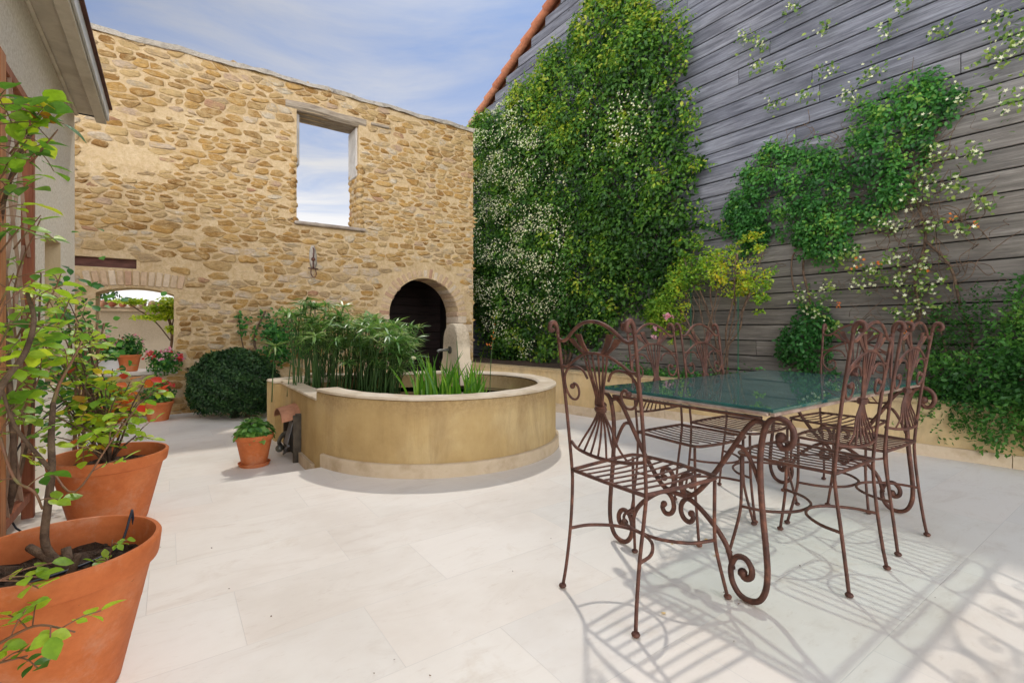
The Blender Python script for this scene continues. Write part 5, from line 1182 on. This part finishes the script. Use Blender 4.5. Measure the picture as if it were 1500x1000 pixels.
# bevelled glass slab: faces 0 glass, 1 edge
x,y=HL,HW; b=.006; z0,z1=TZ,TZ+.012
V=[(-x,-y,z0),(x,-y,z0),(x,y,z0),(-x,y,z0),(-x,-y,z1-.002),(x,-y,z1-.002),(x,y,z1-.002),(-x,y,z1-.002),(-x+b,-y+b,z1),(x-b,-y+b,z1),(x-b,y-b,z1),(-x+b,y-b,z1)]
mb.add(V,[(8,9,10,11),(0,3,2,1)],0); mb.add(V,[(0,1,5,4),(1,2,6,5),(2,3,7,6),(3,0,4,7),(4,5,9,8),(5,6,10,9),(6,7,11,10),(7,4,8,11)],1)
mb.build('glass_top',[GLASS,EDGE],tb)
mb=MB(); xi,yi=HL-.006,HW-.006
for (c_,d_) in (((0,-yi,TZ-.0085),(2*xi,.022,.013)),((0,yi,TZ-.0085),(2*xi,.022,.013)),((-xi,0,TZ-.0085),(.022,2*yi-.024,.0128)),((xi,0,TZ-.0085),(.022,2*yi-.024,.0128))): mb.box(c_,d_,bev=.003)
mb.build('top_frame',mat_noise('worn light iron rail',(.26,.17,.13),(.46,.35,.28),14,.45,.2,.003,metal=.2),tb)
for s_ in (-1,1): mb=MB(); mb.box((0,s_*(HW-.12),TZ-.014),(2*xi-.03,.016,.012),bev=.002); mb.build('inner_rail',IRON,tb)
for ex in (-1,1):
    X=ex*.785
    for sy in (-1,1):
        # main S leg
        prof=[(.452,.648),(.435,.628),(.415,.632),(.408,.655),(.420,.685),(.448,.695),(.475,.672),(.482,.635),(.468,.600),(.445,.590)]
        main=[(.436,.655),(.448,.640),(.444,.615),(.425,.605),(.404,.618),(.398,.655),(.412,.700),(.440,.722)]
        leg=[(.432,.640),(.447,.650),(.455,.630),(.440,.610),(.420,.612)]
        # outward curl at top: eye -> outer loop -> over the top -> down the leg
        curl=[(.438,.652),(.452,.640),(.462,.655),(.456,.685)][:0]
        pts=[(.440,.655),(.432,.636),(.445,.618),(.468,.622),(.484,.650),(.482,.688),(.458,.716),(.425,.722),(.395,.702),(.378,.660),(.366,.58),(.366,.48),(.374,.36),(.386,.24),(.392,.15),(.386,.08),(.362,.030),(.322,.0125),(.282,.022),(.254,.062),(.250,.115),(.272,.160),(.308,.166),(.332,.138),(.330,.105),(.308,.092),(.293,.106)]
        mb=MB(); mb.tube([(X,sy*h,z_) for h,z_ in pts],[.0112]*24+[.012,.013,.014],8,4)
        mb.ball((X,sy*.440,.655),.020,n=8); mb.ball((X,sy*.297,.108),.019,n=8)
        mb.build('leg',IRON,tb,smooth=True)
        mb=MB(); Xo=X-ex*.004
        mb.tube([(Xo,sy*h,z_) for h,z_ in [(.385,.690),(.35,.700),(.31,.665),(.255,.580),(.19,.480),(.13,.400),(.085,.352),(.050,.335),(.024,.350),(.018,.385),(.036,.420),(.066,.425),(.080,.402),(.070,.380)]],.0105,8,4)
        mb.tube([(Xo,sy*h,z_) for h,z_ in [(.255,.105),(.235,.175),(.200,.225),(.150,.270),(.100,.305),(.055,.322),(.026,.300),(.018,.262),(.034,.232),(.062,.226),(.078,.246),(.070,.266)]],.0105,8,4)
        mb.ball((Xo,sy*.068,.382),.015,n=8); mb.ball((Xo,sy*.070,.264),.015,n=8)
        mb.tube([(Xo,sy*h,z_) for h,z_ in [(.362,.46),(.335,.53),(.30,.585),(.262,.592)]],.008,8,3)
        mb.build('scroll_brace',IRON,tb,smooth=True)
    mb=MB(); mb.tube([(X,-.055,.331),(X,.055,.331)],.010,8,1); mb.build('cross_bar',IRON,tb,smooth=True); mb=MB(); mb.box((X,0,TZ-.031),(.02,2*HW-.12,.012),bev=.002); mb.build('top_bar',IRON,tb)

# fallen petals and leaves on the floor
def g(px,y,z=0): d_=712*(1.05-z)/(y-480); return ((px-750)/712*d_,d_,z)
fl=[(971,898,'f'),(985,796,'f'),(1015,797,'f'),(1048,814,'f'),(1050,775,'f'),(1035,790,'f'),(807,789,'d'),(578,967,'d'),(235,802,'d'),(751,837,'d'),(335,863,'d'),(548,987,'d'),(1082,885,'d'),(1172,829,'d'),(1370,876,'d'),(397,903,'d'),(310,803,'d'),(1060,868,'d'),(1075,940,'d'),(630,990,'d')]
for i,(px,y_,k) in enumerate(fl):
    mb=MB(); sz=.010 if k=='f' else .0035
    n=7; V=[(0,0,.004)]+[(sz*random.uniform(.6,1.3)*math.cos(6.28*j/n),sz*random.uniform(.6,1.3)*math.sin(6.28*j/n)*.7,random.uniform(.0,.004)) for j in range(n)]; mb.add(V,[(0,j+1,(j+1)%n+1) for j in range(n)],0,random.random())
    if k=='f': o=mb.build('fallen_petal',F_YEL,None,loc=g(px,y_)); tag(o,'small straw coloured petal lying on the paving under the table','petal','petals fallen on the paving')
    else: o=mb.build('leaf_crumb',mat_noise('dry leaf',(.10,.05,.02),(.22,.13,.05),9,.9) if i==6 else bpy.data.materials['dry leaf'],None,loc=g(px,y_)); tag(o,'tiny dark leaf crumb lying on the pale paving','leaf litter','leaf crumbs on the paving')
    o.location.z+=.0015

# ------------------------------------------------------------------ sky, sun, camera
SUN=Vector((-.02,.60,1)).normalized()
el=math.asin(SUN.z); az=math.atan2(SUN.x,SUN.y)
w=bpy.data.worlds.new('World'); bpy.context.scene.world=w; w.use_nodes=True; t=w.node_tree; t.nodes.clear()
out_=t.nodes.new('ShaderNodeOutputWorld'); bg=t.nodes.new('ShaderNodeBackground'); t.links.new(bg.outputs[0],out_.inputs[0]); bg.inputs[1].default_value=.15
sk=t.nodes.new('ShaderNodeTexSky'); sk.sky_type='NISHITA'; sk.sun_disc=False; sk.sun_elevation=el; sk.sun_rotation=az; sk.air_density=1.0; sk.dust_density=1.2; sk.ozone_density=2.0
tc=t.nodes.new('ShaderNodeTexCoord'); sp=t.nodes.new('ShaderNodeSeparateXYZ'); t.links.new(tc.outputs['Generated'],sp.inputs[0])
# project onto a cloud layer
mx=nd(t,'ShaderNodeMath',operation='MAXIMUM'); mx.inputs[1].default_value=.08; t.links.new(sp.outputs[2],mx.inputs[0])
dv=nd(t,'ShaderNodeVectorMath',operation='DIVIDE'); t.links.new(tc.outputs['Generated'],dv.inputs[0]); cb=t.nodes.new('ShaderNodeCombineXYZ')
for k in range(3): t.links.new(mx.outputs[0],cb.inputs[k])
t.links.new(cb.outputs[0],dv.inputs[1])
n1=noise(t,.85,9,.6,vec=dv.outputs[0],sc=(1,1.5,1),dist=.5)
lowv=nd(t,'ShaderNodeMapRange'); lowv.inputs['From Min'].default_value=.62; lowv.inputs['From Max'].default_value=.15; lowv.inputs['To Min'].default_value=-.10; lowv.inputs['To Max'].default_value=.33; t.links.new(sp.outputs[2],lowv.inputs[0])
ad=nd(t,'ShaderNodeMath',operation='ADD'); t.links.new(n1,ad.inputs[0]); t.links.new(lowv.outputs[0],ad.inputs[1])
cf=ramp(t,ad.outputs[0],[(.36,(.10,.10,.10)),(.55,(.45,.45,.45)),(.80,(.97,.97,.97))])
CLOUD=(1.03,1.02,1.02)
skc=mix(t,1,sk.outputs[0],(.24,.36,.52),'MULTIPLY')
# clouds: brighter near sun and horizon; strong glow behind camera added to fill walls
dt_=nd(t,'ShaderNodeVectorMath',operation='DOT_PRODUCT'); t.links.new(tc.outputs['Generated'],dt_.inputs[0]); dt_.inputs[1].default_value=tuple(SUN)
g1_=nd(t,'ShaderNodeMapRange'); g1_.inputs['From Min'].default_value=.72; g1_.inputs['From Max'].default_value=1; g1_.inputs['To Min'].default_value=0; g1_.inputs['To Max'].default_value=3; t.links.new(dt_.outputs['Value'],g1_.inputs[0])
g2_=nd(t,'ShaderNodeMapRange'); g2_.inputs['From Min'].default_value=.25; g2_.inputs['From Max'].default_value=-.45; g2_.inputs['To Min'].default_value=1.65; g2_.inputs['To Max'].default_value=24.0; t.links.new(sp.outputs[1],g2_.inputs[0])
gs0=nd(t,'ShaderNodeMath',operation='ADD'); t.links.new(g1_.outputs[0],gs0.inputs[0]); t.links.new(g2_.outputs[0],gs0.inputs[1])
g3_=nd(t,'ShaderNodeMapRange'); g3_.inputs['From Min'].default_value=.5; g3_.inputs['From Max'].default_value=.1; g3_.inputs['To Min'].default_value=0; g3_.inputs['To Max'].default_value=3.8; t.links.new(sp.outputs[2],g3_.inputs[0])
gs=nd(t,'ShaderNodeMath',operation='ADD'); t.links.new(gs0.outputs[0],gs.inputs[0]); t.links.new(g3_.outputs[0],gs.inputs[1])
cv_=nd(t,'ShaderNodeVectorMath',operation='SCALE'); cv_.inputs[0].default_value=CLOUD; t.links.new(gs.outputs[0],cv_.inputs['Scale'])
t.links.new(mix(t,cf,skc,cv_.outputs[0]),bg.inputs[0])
sd=bpy.data.lights.new('Sun','SUN'); sd.energy=1.15; sd.angle=R(1.8); sd.color=(1,.95,.88); so=bpy.data.objects.new('Sun',sd); C.objects.link(so); so.rotation_euler=SUN.to_track_quat('Z','Y').to_euler(); so.location=(0,0,12)
cd=bpy.data.cameras.new('Camera'); co=bpy.data.objects.new('Camera',cd); C.objects.link(co); co.location=(0,0,1.05); co.rotation_euler=(R(90),0,0)
cd.sensor_width=36; cd.lens=712/1500*36; cd.shift_y=-20/1500; cd.clip_start=.05; cd.clip_end=1000
sc=bpy.context.scene; sc.camera=co; sc.view_settings.view_transform='Standard'; sc.view_settings.look='None'; sc.view_settings.gamma=1; sc.view_settings.exposure=.5
sc.render.resolution_x=1024; sc.render.resolution_y=682
